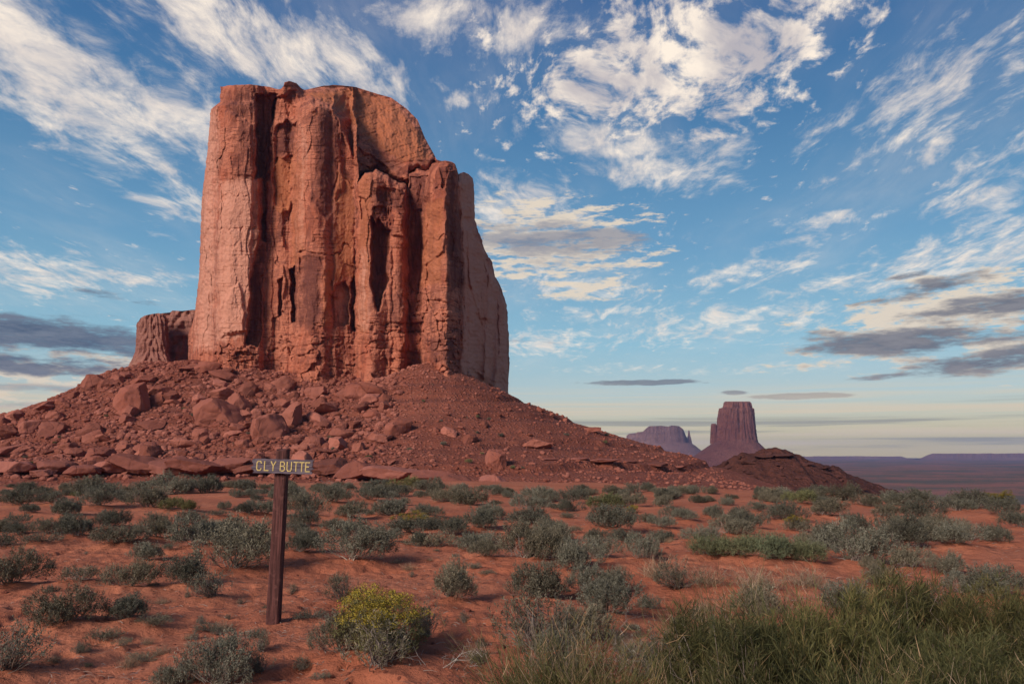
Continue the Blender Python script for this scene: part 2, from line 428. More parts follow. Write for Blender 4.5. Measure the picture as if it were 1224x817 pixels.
# ------------------------------------------------------------------ terrain functions
MOUNDS = []        # (x, y, radius, height): sand held by the near shrubs
def crest_of(az):
    return 54.0 + (-22.0) * sstep(-.10, .56, az)
def ground_h(X, Y, fine=True):
    X = np.asarray(X, float); Y = np.asarray(Y, float)
    r = np.hypot(X, Y); az = np.arctan2(X, np.maximum(Y, 1e-3) + 0 * X)
    az = np.where(Y < 0, np.sign(X) * 1.5, az)
    cr = crest_of(az) + 3.0 * vn2(az * 14, 0 * az, 4)
    plain = -0.006 * np.minimum(r, cr)
    wr = sstep(-.05, .42, az)
    over = np.maximum(r - cr, 0)
    drop_l = -6.5 * sstep(0, 75, over)
    drop_r = -9.0 * sstep(0, 60, over) - 51.0 * sstep(60, 900, over)
    far = -53.5 * sstep(250, 1000, over)
    z = plain + (drop_l + far) * (1 - wr) + drop_r * wr
    f = 1 - sstep(35, 70, r)
    z = z + .13 * vn2(X / 4.1, Y / 4.1, 21) * f * sstep(2, 9, r)
    z = z + .05 * vn2(X / 1.25, Y / 1.25, 22) * f
    if fine:
        near = 1 - sstep(16, 32, r)
        z = z + near * (.034 * fbm2(X / .5, Y / .42, 4, 30, .6) + .016 * vn2(X / .16, Y / .15, 33) - .05 * np.exp(-(cells(X / .55 + .3 * vn2(X, Y, 36), Y / .55, 35)[1] * 0 + np.maximum(vn2(X / .3, Y / .26, 37) + .42, 0)) ** 2 / .03) * sstep(.0, .3, vn2(X / 2.2, Y / 2.2, 38)))
        for (mx, my, mr, mh) in MOUNDS:
            d2 = ((X - mx) ** 2 + (Y - my) ** 2) / (mr * mr)
            z = z + mh * np.exp(-d2 * 1.4)
    z = z + 7.0 * fbm2(X / 900, Y / 900, 4, 44) * sstep(600, 2500, r)
    return z
def hit(px, py, fn, y0, y1, n=3000):
    Ys = np.geomspace(y0, y1, n)
    x, y, z = at(px, py, Ys)
    h = fn(x, Ys)
    below = np.nonzero(z <= h)[0]
    if len(below) == 0: return None
    i = below[0]
    return float(x[i]), float(Ys[i]), float(h[i])

# talus: thin-plate surface through measured points
ctrl = []
def cp(px, py, Y): ctrl.append(at(px, py, Y))
for X in (-210, -150, -100, -60, -20, 20, 60, 110): ctrl.append((X, 135.0, -8.0))
for px, py in ((-120, 566), (0, 566), (150, 565), (300, 563), (450, 562), (600, 563), (750, 571), (880, 581), (960, 592)): cp(px, py, 165.0)
for px, py in ((-120, 534), (0, 532), (150, 512), (300, 508), (450, 508), (520, 498), (600, 515), (700, 538), (800, 558), (900, 582)): cp(px, py, 205.0)
for px, py, Y in ((163, 437, 262), (240, 441, 250), (300, 445, 248), (345, 454, 246), (400, 452, 246), (430, 458, 242), (470, 450, 238), (500, 433, 236), (530, 440, 233), (555, 447, 238), (575, 466, 258), (609, 476, 272)): cp(px, py, Y)
for px, py in ((650, 489), (690, 506), (715, 515), (760, 528), (800, 537), (850, 554), (930, 582), (1000, 600)): cp(px, py, 248.0)
for px, py in ((105, 454), (85, 469), (40, 486), (0, 500), (-80, 516)): cp(px, py, 250.0)
for X, Yy, Z in ((-250, 330, -4), (-190, 330, 8), (-130, 330, 24), (-60, 330, 26), (0, 340, 12), (40, 330, -4), (90, 330, -14), (-130, 400, 6), (-40, 400, 4), (40, 400, -14), (-220, 400, -10), (-60, 280, 30), (-30, 270, 28)): ctrl.append((X, Yy, Z))
ctrl = np.array([[float(a), float(b), float(c)] for a, b, c in ctrl])
def _tps():
    P = ctrl[:, :2] / 100; n = len(P)
    d = np.hypot(P[:, None, 0] - P[None, :, 0], P[:, None, 1] - P[None, :, 1])
    K = np.where(d > 0, d * d * np.log(d + 1e-12), 0) + np.eye(n) * .003
    Q = np.c_[np.ones(n), P]
    A = np.block([[K, Q], [Q.T, np.zeros((3, 3))]])
    return np.linalg.solve(A, np.r_[ctrl[:, 2], 0, 0, 0]), P
TW, TP = _tps()
def talus_h(X, Y, detail=True):
    X = np.asarray(X, float); Y = np.asarray(Y, float)
    s = TW[-3] + TW[-2] * X / 100 + TW[-1] * Y / 100
    for (a, b), w in zip(TP, TW[:-3]):
        d2 = (X / 100 - a) ** 2 + (Y / 100 - b) ** 2
        s = s + w * .5 * d2 * np.log(d2 + 1e-12)
    if detail:
        left = 1 - sstep(-52, -20, X)
        s = s + (.9 * left + .32) * fbm2(X / 9, Y / 9, 5, 61, .55) + .22 * fbm2(X / 2.2, Y / 2.2, 3, 66)
        # rills and thin hard beds breaking the slope
        s = s + (1 - left) * .35 * np.abs(vn2(X / 7 + .4 * vn2(X / 15, Y / 15, 3), Y / 60, 71))
        lev = s + 1.4 * vn2(X / 28, Y / 28, 74)
        for L, a in ((-1.2, 1.1), (4.0, .7), (11.5, .6), (17.5, .9)):
            s = s + 1.5 * a * (1 - .75 * left) * (sstep(L, L + .35, lev) - sstep(L - 2.5, L + .0, lev)) * .8
    return s

# main ground sheet: polar, fine in front of the camera
def build_ground():
    az = np.concatenate([np.radians(np.arange(-180, -42, 6.0)), np.radians(np.linspace(-42, 42, 760)), np.radians(np.arange(48, 180, 6.0))])
    rr = np.concatenate([[.05, .6, 1.2, 1.8, 2.4], np.geomspace(2.8, 70, 620), np.geomspace(71, 1500, 150), np.geomspace(1560, 12000, 50)])
    A, Rr = np.meshgrid(az, rr)
    X = Rr * np.sin(A); Y = Rr * np.cos(A)
    Z = ground_h(X, Y)
    f = grid_faces(len(rr), len(az), True)[:, ::-1]
    o = mesh_obj('ground', np.stack([X, Y, Z], -1).reshape(-1, 3), f, M_sand)
    tag(o, kind='structure')
def build_talus():
    xs = np.arange(-235, 125, .75); ys = np.arange(128, 405, .75)
    X, Y = np.meshgrid(xs, ys)
    Z = talus_h(X, Y); G = ground_h(X, Y, False)
    f = grid_faces(len(ys), len(xs))
    keep = (Z > G - 1.5).ravel()[f].any(1)
    f = f[keep]
    used, inv = np.unique(f, return_inverse=True)
    V = np.stack([X, Y, Z], -1).reshape(-1, 3)[used]
    o = mesh_obj('talus_hill', V, inv.reshape(f.shape), M_talus)
    tag(o, kind='structure')

# the low dark hill right of the slope
MOUND_OUT = np.array([(780, 580), (830, 566), (862, 553), (880, 545), (886, 541), (903, 540.5), (907, 537), (925, 535.5), (943, 537), (948, 542), (962, 548), (985, 555), (1000, 557), (1012, 565), (1040, 575), (1075, 588), (1120, 604)], float)
MY = 285.0
_mx, _my, _mz = at(MOUND_OUT[:, 0], MOUND_OUT[:, 1], MY)
def mound_h(X, Y):
    rz = np.interp(X, _mx, _mz, left=-30, right=-30)
    d = Y - MY + 5 * vn2(X / 20, 0 * X, 90)
    z = rz - np.where(d < 0, -d * .55, d * .4) + 1.2 * (1 - np.exp(-np.abs(d) / 4))
    z = z + .8 * fbm2(X / 6, Y / 6, 6, 91, .62) + .9 * np.abs(vn2(X / 4, Y / 26, 95)) - .3 + .5 * (cells(X / 2.2, Y / 2.2, 96)[0] - .5)
    return z
def build_mound():
    xs = np.arange(45, 165, .6); ys = np.arange(215, 370, .6)
    X, Y = np.meshgrid(xs, ys); Z = mound_h(X, Y); G = ground_h(X, Y, False)
    f = grid_faces(len(ys), len(xs)); f = f[(Z > G - 1.5).ravel()[f].any(1)]
    used, inv = np.unique(f, return_inverse=True)
    o = mesh_obj('hill', np.stack([X, Y, Z], -1).reshape(-1, 3)[used], inv.reshape(f.shape), M_mound)
    tag(o, kind='structure')

# ------------------------------------------------------------------ the main butte
def poly_sd(px, py, pts):
    """signed distance to a polygon, positive inside"""
    pts = np.array(pts, float); n = len(pts)
    d = np.full(px.shape, 1e9); ins = np.zeros(px.shape, bool)
    for i in range(n):
        ax, ay = pts[i]; bx, by = pts[(i + 1) % n]
        ex, ey = bx - ax, by - ay
        t = np.clip(((px - ax) * ex + (py - ay) * ey) / (ex * ex + ey * ey + 1e-9), 0, 1)
        d = np.minimum(d, np.hypot(px - ax - t * ex, py - ay - t * ey))
        c = ((ay > py) != (by > py)) & (px < (bx - ax) * (py - ay) / (by - ay + 1e-12) + ax)
        ins ^= c
    return np.where(ins, d, -d)
def line_d(px, py, pts):
    d = np.full(px.shape, 1e9)
    for (ax, ay), (bx, by) in zip(pts[:-1], pts[1:]):
        ex, ey = bx - ax, by - ay
        t = np.clip(((px - ax) * ex + (py - ay) * ey) / (ex * ex + ey * ey + 1e-9), 0, 1)
        d = np.minimum(d, np.hypot(px - ax - t * ex, py - ay - t * ey))
    return d

def build_butte():
    top_out = np.array([(225, 400), (232, 380), (238, 330), (241, 240), (248, 180), (252, 131), (259, 125), (263, 122), (263.5, 104), (275, 102), (300, 101), (322, 104), (334, 107.5), (341, 104), (339.5, 98.5), (345, 97), (354, 99), (362, 108),
                        (368, 107), (385, 103), (402, 101.5), (425, 104), (447, 111), (468, 117), (486, 130), (499, 143), (508, 165), (520, 184), (528, 191), (538, 193), (545, 195), (556, 200), (566, 206), (566.5, 225), (568, 262), (572, 277), (580, 298), (588, 313), (592, 330), (600, 345), (606, 365), (608, 400), (609, 430), (607.5, 460), (607, 500)])
    # left / right edges for each row, and the height of the skyline for each column
    pys = np.concatenate([np.linspace(96, 215, 190), np.linspace(215.7, 380, 230), np.linspace(380.5, 500, 200)])
    left = top_out[:9][::-1]; right = top_out[20:]
    xl = np.interp(pys, left[:, 1], left[:, 0]); xr = np.interp(pys, right[:, 1], right[:, 0])
    xl = np.where(pys < 104, 263.5, xl) + .7 * vn2(pys / 7, pys * 0, 3) + .5 * vn2(pys / 2.5, pys * 0, 5)
    xr = xr + 1.3 * (rnd2(np.floor(pys / 9 + .6 * vn2(pys / 5, pys * 0, 18)), pys * 0, 19) - .6) * (pys > 215) + .7 * vn2(pys / 6, pys * 0, 8) * (pys > 190) + .5 * vn2(pys / 2.2, pys * 0, 9)
    nU = 640
    u = np.linspace(0, 1, nU)
    u = .5 * u + .5 * (0.5 - 0.5 * np.cos(np.pi * u)) * 1.0
    PX = xl[:, None] + (xr - xl)[:, None] * u[None, :]
    PY = np.repeat(pys[:, None], nU, 1)
    sx = np.array([(263.5, 104), (275, 102), (300, 101), (322, 104), (334, 107.5), (338.8, 104), (340, 98.5), (345, 97), (354, 99), (362, 108), (368, 107), (385, 103), (402, 101.5), (425, 104), (447, 111), (468, 117), (486, 130), (499, 143), (508, 165), (519, 185), (522, 191),
                   (527, 192.5), (533, 192), (540, 193), (544, 196), (546.5, 203), (548, 211), (549.5, 207), (554, 205.5), (560, 208), (565, 213), (567, 224)])
    sky = np.interp(PX, sx[:, 0] + np.arange(len(sx)) * 1e-4, sx[:, 1]) + .5 * vn2(PX / 5, PX * 0, 12)
    sky = np.where(PX < 263.4, 103.5, np.where(PX > 575, 0, sky))
    above = np.maximum(sky - PY, 0)
    PYc = np.maximum(PY, sky)
    # wander the feature outlines a little
    wx = PX + 2.0 * vn2(PX / 14, PYc / 15, 31) + .7 * vn2(PX / 3.2, PYc / 4, 32)
    wy = PYc + 2.2 * vn2(PX / 8, PYc / 10, 33) + 1.0 * vn2(PX / 3, PYc / 3, 34)
    # wall depth along the face at mid height
    bx = [(228, 292), (238, 274), (249, 264), (262, 252.5), (275, 250.5), (300, 250), (309, 252), (316, 257), (330, 256), (346, 256), (352, 253), (357, 247), (372, 244.5), (388, 245), (400, 246.5), (412, 249), (424, 249.5), (430, 244), (442, 240), (462, 240),
          (484, 243), (488, 249.5), (503, 249), (509, 240), (520, 234.5), (534, 233.5), (546, 236), (553, 241), (558, 249), (566, 260), (580, 274), (592, 287), (602, 300), (607, 316), (611, 330)]
    D = np.interp(wx, *zip(*bx))
    # rounded dome above the columns
    brk = np.interp(wx, [340, 356, 372, 398, 408, 424, 450, 480, 520, 535], [112, 132, 126, 128, 150, 190, 212, 216, 216, 200])
    ridge = np.interp(wx, [340, 365, 400, 450, 500, 520], [260, 276, 296, 300, 294, 280])
    front = np.interp(wx, [340, 358, 398, 412, 430, 470, 500, 530], [256, 248, 249, 253, 255, 257, 258, 262])
    tt = np.clip((brk - wy) / np.maximum(brk - sky, 8), 0, 1)
    dome = front + (ridge - front) * (.55 * tt + .45 * tt ** 2.0)
    isdome = sstep(340, 356, wx) * (1 - sstep(520, 526, wx))
    coltop = np.interp(wx, [352, 420, 426.5, 428, 436, 450, 463, 468, 484, 487, 489, 500, 511, 514, 522, 528, 540, 546, 548, 557, 566],
                       [118, 128, 150, 214, 206, 203.5, 208, 214, 222, 226, 207, 203, 205, 201, 195, 191, 192, 197, 206, 205, 212])
    m = isdome * sstep(-1.5, 3.0, coltop - wy) * sstep(418, 426, wx)
    D = D * (1 - m) + dome * m
    mc = isdome * (1 - sstep(418, 426, wx)) * sstep(-4, 4, brk - wy)
    D = D * (1 - mc) + dome * mc
    D = D + 6.0 * np.exp(-(np.minimum(wy - coltop, 0) / 5.0) ** 2) * (wy < coltop) * sstep(424, 429, wx) * (1 - sstep(520, 530, wx))
    # rounded heads of the front columns
    head = np.clip(1 - (wy - coltop) / 12.0, 0, 1) * (wy > coltop - 2) * sstep(424, 428, wx)
    D = D + 6.0 * head ** 2
    for xa, xb, amp, ya in ((240, 307, 2.2, 100), (325, 353, 2.6, 140), (354, 401, 4.6, 110), (427, 466, 4.6, 204), (467, 487, 2.0, 225), (489, 511, 1.6, 206), (507, 553, 5.6, 195), (556, 580, 1.5, 206)):
        wander = wx + 3.2 * vn2(wy / 42, wy * 0 + xa, 170) + 1.2 * vn2(wy / 13, wy * 0 + xa, 171)
        q = np.clip((wander - xa) / (xb - xa), 0, 1)
        D = D + amp * ((2 * q - 1) ** 2 - .45) * sstep(0, .10, q) * sstep(1, .86, q) * sstep(ya - 4, ya + 10, wy)
    def put(pts, val, soft=1.2, add=False):
        nonlocal D
        mm = sstep(-soft, soft, poly_sd(wx, wy, pts))
        D = D + val * mm if add else D * (1 - mm) + val * mm
        return mm
    def crack(pts, width, depth):
        nonlocal D
        d = line_d(wx, wy, pts)
        fade = .25 + .75 * sstep(-.35, .25, vn2(wx / 5, wy / 9, 172))
        D = D + .6 * depth * fade * np.exp(-(d / (width * 1.1)) ** 2)
    # --- left pillar, its dark flank and the slot beside it
    put([(263, 96), (338, 96), (334, 118), (330, 120), (263, 124)], 3.0, 3, True)                      # receding cap
    put([(306, 114), (331, 112), (329, 138), (323, 152), (321, 196), (316, 212), (305.5, 213), (307, 165)], 261.5, 1.6)
    put([(309, 212), (318, 212), (318, 300), (311, 300)], 3.0, 1.5, True)
    put([(310, 284), (318, 290), (317, 330), (313, 345), (313, 402), (309, 413), (293, 411), (297, 368), (301, 326)], 256.5, 1.1)
    put([(262, 128), (266, 186), (262, 268), (258, 330), (252, 400), (262, 402), (300, 395), (299, 300), (306, 150)], -.9, 1.5, True)
    crack([(252, 330), (250.5, 372)], 1.1, 3.0); crack([(252, 272), (251, 315)], 1.0, 2.5); crack([(262, 208), (260, 260), (257, 300)], .9, 1.2)
    put([(268, 370), (276, 345), (286, 338), (293, 372), (290, 396), (266, 398)], -1.0, 1.2, True)
    put([(272, 160), (300, 150), (303, 210), (268, 208)], -.5, 2, True)
    # --- second pillar with its shadowed niche
    put([(328, 118), (352, 108), (356, 124), (353, 140), (330, 140), (324, 150)], 4.0, 2.2, True)
    put([(330, 152), (344, 144), (353, 150), (352, 178), (350, 190), (338, 186), (328, 196)], 2.4, 2.2, True)
    put([(330, 190), (350, 186), (349, 228), (342, 250), (330, 246), (327, 215)], 1.8, 1.6, True)
    crack([(353.5, 138), (353, 180), (350, 215), (348, 245), (346, 262)], 1.4, 3.0)
    crack([(325, 160), (321, 205), (317, 245), (315, 270)], 1.4, 3.2)
    put([(338, 255), (347, 252), (346, 300), (339, 296)], 1.6, 1.6, True)
    put([(333, 335), (338, 332), (337, 375), (333, 378)], 3.0, 1.0, True)
    # --- big central buttress
    put([(371, 134), (384, 127), (396, 129), (404, 148), (407, 182), (402, 216), (398, 250), (390, 262), (374, 240), (369, 200)], .9, 3.0, True)
    crack([(399, 134), (404, 147), (407, 183), (402, 216), (398, 226)], 1.1, 1.6)
    crack([(369, 150), (368, 172)], 1.0, 1.0)
    put([(347, 322), (353, 318), (357, 330), (356, 382), (349, 384)], 4.5, 1.2, True)
    put([(357, 310), (368, 304), (386, 309), (383, 340), (386, 362), (378, 388), (362, 394), (356, 370)], .7, 3.0, True)
    crack([(356, 300), (375, 302), (398, 306), (404, 302)], .9, 1.5)
    put([(353, 245), (363, 232), (367, 260), (365, 300), (354, 300)], -.9, 1.2, True)
    # --- recessed bay with arched panels
    put([(402, 236), (413, 218), (424, 226), (426, 300), (424, 395), (398, 395), (394, 360), (399, 290)], .9, 3.0, True)
    put([(396, 352), (402, 341), (412, 337), (418, 344), (417, 388), (397, 392)], 3.5, 1.2, True)
    put([(419, 340), (424, 330), (424, 396), (419, 398)], 4.0, 1.0, True)
    put([(408, 160), (424, 200), (424, 222), (412, 214), (406, 190)], 2.0, 1.6, True)
    put([(428, 178), (444, 186), (462, 200), (440, 203), (428, 200)], 2.5, 2.0, True)
    crack([(406, 305), (412, 290), (420, 296)], 1.0, 1.5)
    # --- knobbly column and deep slots
    crack([(426.5, 200), (426, 260), (424, 330), (423, 400)], 1.4, 3.2)
    put([(444, 258), (449, 268), (454, 262), (461, 272), (467, 276), (466, 300), (462, 318), (465, 335), (457, 350), (453, 372), (446, 356), (443, 330), (444, 300)], 245.5, 1.8)
    put([(450, 224), (470, 224), (482, 232), (478, 244), (462, 246), (452, 238)], 1.6, 1.0, True)
    put([(430, 236), (438, 240), (440, 252), (432, 262)], 2.6, 1.2, True)
    put([(445, 246), (462, 246), (464, 264), (446, 266)], 1.2, 1.0, True)
    crack([(486.5, 215), (486, 260), (485.5, 300), (484, 345), (489, 372)], 1.5, 3.8)
    crack([(465, 246), (466, 268)], 1.2, 3.0)
    put([(467, 256), (476, 254), (484, 262), (484, 282), (468, 282)], -1.2, 1.2, True)
    # --- dark recessed column
    put([(489, 212), (511, 210), (508, 240), (506, 275), (506, 318), (500, 346), (490, 350), (488, 290)], 2.0, 1.3, True)
    put([(490, 226), (500, 220), (506, 230), (504, 250), (492, 252)], -1.0, 1.0, True)
    crack([(512, 208), (508, 240), (505, 280), (505, 322), (499, 350)], 1.2, 3.0)
    # --- tall front column and the pale right wall
    put([(512, 238), (532, 234), (535, 256), (530, 300), (508, 318), (506, 290)], -1.0, 1.5, True)
    crack([(546.8, 200), (549, 240), (552, 290), (555, 345), (555, 430)], 1.1, 2.4)
    crack([(517, 232), (524, 222), (530, 225)], 1.0, 1.5)
    put([(553, 262), (566, 258), (567, 270), (558, 274)], 2.2, 1.2, True)
    crack([(562, 345), (565, 366), (572, 385), (580, 392), (584, 382)], 1.4, 3.0)
    crack([(594, 360), (595, 410), (594, 440)], 1.0, 2.5); crack([(582, 420), (583, 440)], 1.2, 2.5); crack([(577, 300), (584, 350), (588, 380)], .9, 1.5)
    put([(562, 440), (575, 448), (588, 462), (590, 478), (570, 470)], 2.5, 2.0, True)
    put([(558, 275), (574, 290), (590, 345), (588, 384), (574, 380), (561, 340)], -2.0, 1.4, True)
    for y0, xa, xb, dp in ((415, 242, 306, 1.8), (424, 240, 311, 2.2), (433, 246, 300, 1.6), (404, 320, 400, 1.0), (418, 318, 352, 1.8), (377, 496, 553, 1.6), (396, 492, 554, 2.4), (411, 498, 553, 2.0), (440, 505, 552, 2.2), (386, 426, 484, 1.6), (398, 428, 490, 1.8), (336, 508, 553, 1.2), (273, 262, 304, .9), (232, 264, 306, .5)):
        n = 12; ptsl = [(xa + (xb - xa) * q / n, y0 + 2.2 * math.sin(q * 1.7 + y0) + (rnd.random() - .5) * 2.5) for q in range(n + 1)]
        crack(ptsl, .8, dp)
    # --- texture of the wall: flutes, spalled slabs, bedding, joints
    k = .262
    Xw, Zw = PX * k, PYc * k
    onJ = sstep(552, 562, wx)
    calm = sstep(350, 358, wx) * (1 - sstep(418, 428, wx)) * (1 - sstep(290, 330, wy))
    wallm = (1 - .6 * onJ) * (1 - .55 * calm) * (1 - .3 * sstep(264, 258 + 12, wx) * (1 - sstep(296, 306, wx))) * (1 - .75 * isdome * sstep(-2, 8, np.where(wx > 424, coltop, brk) - wy))
    for jx, jw, ja in ((572, 6, 3.5), (583, 3, -3.0), (591, 4, 4.0), (600, 3, -3.0), (562, 2.5, -2.5)):
        D = D + ja * np.exp(-((wx + .10 * (wy - 380) * (jx - 556) / 50 - jx) / jw) ** 2) * sstep(270, 330, wy)
    D = D + wallm * (.9 * vn2(Xw / 6.5, Zw / 38, 41) + .22 * vn2(Xw / 1.9, Zw / 13, 42))
    def facet(x, y, seed):
        ix = np.floor(x); iy = np.floor(y); best = np.full(x.shape, 9.0); h = np.zeros(x.shape)
        for dx in (-1, 0, 1):
            for dy in (-1, 0, 1):
                cx = ix + dx; c_y = iy + dy
                ox = x - cx - rnd2(cx, c_y, seed); oy = y - c_y - rnd2(cx, c_y, seed + 5)
                d = np.abs(ox) * 1.15 + np.abs(oy)
                v = (rnd2(cx, c_y, seed + 9) - .5) + (rnd2(cx, c_y, seed + 11) - .5) * 2.2 * ox + (rnd2(cx, c_y, seed + 13) - .5) * 1.3 * oy
                h = np.where(d < best, v, h); best = np.minimum(d, best)
        return h
    D = D + wallm * .14 * vn2(Xw / .7, Zw / 9, 148) * sstep(-.2, .3, vn2(Xw / 6, Zw / 10, 149))
    D = D + wallm * (.85 * facet(Xw / 6.0 + .2 * vn2(Xw / 3, Zw / 6, 143), Zw / 21 + .1 * vn2(Xw / 3, Zw / 3, 144), 145) + .26 * facet(Xw / 2.2 + .10 * vn2(Xw, Zw, 146), Zw / 7.0, 147))
    v1, e1 = cells(Xw / 4.2 + .35 * vn2(Xw / 4, Zw / 9, 43), Zw / 15 + .3 * vn2(Xw / 3, Zw / 6, 44), 45)
    v2, e2 = cells(Xw / 1.7 + .3 * vn2(Xw / 2, Zw / 4, 46), Zw / 5.0 + .3 * vn2(Xw / 1.5, Zw / 3, 47), 48)
    D = D + wallm * ((v1 - .5) * .3 + (v2 - .5) * .3 * sstep(.0, .6, vn2(Xw / 9, Zw / 14, 49) + .35))
    D = D + wallm * .2 * sstep(.1, .6, vn2(Xw / 12, Zw / 18, 53)) * np.exp(-(np.abs(vn2(Xw / 5 + .8 * vn2(Xw / 9, Zw / 30, 50), Zw / 55, 51)) / .03) ** 2)
    D = D + .26 * fbm2(Xw / 3.4, Zw / 4.4, 4, 52, .5) + .11 * fbm2(Xw / .9, Zw / .9, 3, 54, .6)
    bed = vn2(Zw / 1.1 + .25 * vn2(Xw / 12, Zw / 8, 55), Xw / 60, 56)
    D = D + .30 * np.exp(-((bed - .1) / .04) ** 2) * sstep(.1, .5, vn2(Xw / 14, Zw / 20, 57) + .3)
    # --- dome: sweeping bedding lines
    db = vn2((Zw + .35 * Xw) / 1.3 + .3 * vn2(Xw / 8, Zw / 5, 58), Xw / 50, 59)
    D = D + (isdome * sstep(-2, 8, np.where(wx > 424, coltop, brk) - wy)) * (.45 * db + .5 * np.exp(-((db - .1) / .06) ** 2) + .4 * fbm2(Xw / 4, Zw / 4, 4, 60))
    # --- broken, bedded foot of the cliff
    foot = np.interp(PX, [232, 300, 345, 400, 430, 470, 490, 500, 553, 560, 610], [414, 414, 402, 398, 384, 384, 370, 336, 340, 432, 462])
    fm = sstep(-7, 7, PYc + 7 * vn2(Xw / 6, Xw * 0, 62) - foot)
    hgt = 3.0
    rw = Zw / hgt + .55 * vn2(Xw / 13, Zw / 20, 63) + .22 * vn2(Xw / 3.5, Zw / 3, 163) + .8 * rnd2(np.floor(Xw / 9 + .4 * vn2(Xw / 3, Zw / 6, 164)), Xw * 0, 165)
    rowi = np.floor(rw); rf = rw - rowi
    wid = 2.2 + 2.6 * rnd2(rowi, rowi * 0, 64)
    cf = Xw / wid + rnd2(rowi, rowi * 0, 65) * 7 + .5 * vn2(Xw / 2, Zw / 2, 66); coli = np.floor(cf); cf = cf - coli
    blk = rnd2(coli, rowi, 67)
    gro = np.exp(-(np.minimum(rf, 1 - rf) / .09) ** 2) + .8 * np.exp(-(np.minimum(cf, 1 - cf) / .07) ** 2)
    gmod = sstep(-.5, .4, vn2(Xw / 7, Zw / 5, 68))
    D = D + fm * ((blk - .5) * 1.7 + (rnd2(rowi, rowi * 0, 69) - .5) * 1.2 + (.6 * gro * gmod) - .020 * np.maximum(PYc - foot, 0))
    # --- round the visible ends back
    eL = np.clip(1 - (PX - xl[:, None]) / 5.0, 0, 1); eR = np.clip(1 - (xr[:, None] - PX) / 4.0, 0, 1)
    D = D + 6 * eL ** 2 + 8 * eR ** 2 * (PYc > 190)
    D = D + above * 2.2
    X, Y, Z = at(PX, PYc, D)
    _, _, Zcap = at(np.full_like(pys, 400.0), np.maximum(pys, 114.0), np.full_like(pys, 262.0))
    # --- closed back, a rough half ring behind
    nB = 36
    tb = np.linspace(0, 1, nB + 2)[1:-1][None, :]
    XR, YR, ZR, XL, YL, ZL = (q[:, None] for q in (X[:, -1], Y[:, -1], Z[:, -1], X[:, 0], Y[:, 0], Z[:, 0]))
    bulge = np.sin(np.pi * tb) ** .6
    XB = XR + (XL - XR) * (tb - .12 * np.sin(2 * np.pi * tb)); YB = YR + (YL - YR) * tb + 42 * bulge + 3 * vn2(tb * 9, pys[:, None] / 90, 77)
    ZB = np.minimum(ZR + (ZL - ZR) * tb, Zcap[:, None]) - 1.5 * np.sin(np.pi * tb)
    V = np.concatenate([np.stack([X, Y, Z], -1), np.stack([XB + 0 * ZB, YB, ZB], -1)], 1)
    nr, nc = V.shape[:2]
    f = grid_faces(nr, nc, True)
    cap = V[0].mean(0) - np.array([0, 0, 2.0])
    verts = np.concatenate([V.reshape(-1, 3), cap[None]])
    ci = len(verts) - 1
    faces = [f]
    i = np.arange(nc); tri = np.stack([np.full(nc, ci), (i + 1) % nc, i, i], -1)
    # varnish, slot shade, orange and pale stone, lit ribs: all painted by position
    def soft(pts, s=5): return sstep(-s, s, poly_sd(wx, wy, pts))
    varn_shade = np.zeros_like(D); oran = np.zeros_like(D); pink = np.zeros_like(D)
    for pts, a in (([(262, 104), (334, 108), (328, 140), (300, 138), (280, 150), (263, 126)], .6), ([(276, 150), (305, 140), (306, 200), (290, 235), (270, 190)], .32), ([(305, 115), (330, 115), (320, 212), (304, 214)], .9),
                   ([(330, 148), (353, 144), (352, 184), (331, 184)], .9), ([(293, 410), (300, 322), (318, 285), (313, 410)], .9),
                   ([(370, 134), (396, 128), (406, 182), (402, 216), (398, 260), (372, 262)], .62), ([(357, 312), (372, 300), (390, 308), (384, 355), (388, 372), (372, 398), (356, 390)], .8), ([(346, 320), (357, 318), (356, 386), (347, 386)], .9),
                   ([(410, 150), (440, 168), (470, 196), (480, 206), (445, 204), (428, 206), (410, 196)], .3), ([(424, 166), (445, 190), (430, 205)], .6), ([(442, 268), (467, 268), (466, 320), (452, 364), (443, 362)], 1.0),
                   ([(446, 226), (484, 224), (482, 250), (448, 264)], .8), ([(489, 206), (512, 206), (505, 320), (489, 350)], .8), ([(533, 192), (546, 200), (553, 300), (556, 345), (536, 350), (533, 260)], .85), ([(520, 192), (546, 194), (547, 230), (522, 226)], .6),
                   ([(460, 360), (487, 330), (488, 380), (460, 396)], .6), ([(500, 400), (552, 396), (553, 440), (512, 440)], .6), ([(590, 330), (608, 365), (609, 470), (596, 470), (592, 390)], .45), ([(388, 250), (402, 230), (400, 300), (388, 300)], .4)):
        varn_shade = np.maximum(varn_shade, min(1, a * 1.12 + .04) * soft(pts, 11))  # stained faces, and recesses darkened in colour as if shaded
    for pts, a in (([(328, 188), (351, 186), (346, 260), (328, 250)], .95), ([(400, 200), (424, 214), (424, 330), (398, 340)], .75), ([(428, 206), (446, 204), (444, 300), (442, 400), (425, 400)], .6), ([(506, 240), (532, 236), (530, 340), (500, 345)], .65), ([(345, 190), (368, 190), (366, 300), (346, 330)], .55), ([(356, 112), (420, 104), (470, 120), (505, 160), (515, 190), (480, 195), (440, 170), (400, 126)], .8), ([(386, 320), (400, 310), (396, 390), (384, 392)], .7)):
        oran = np.maximum(oran, a * soft(pts))
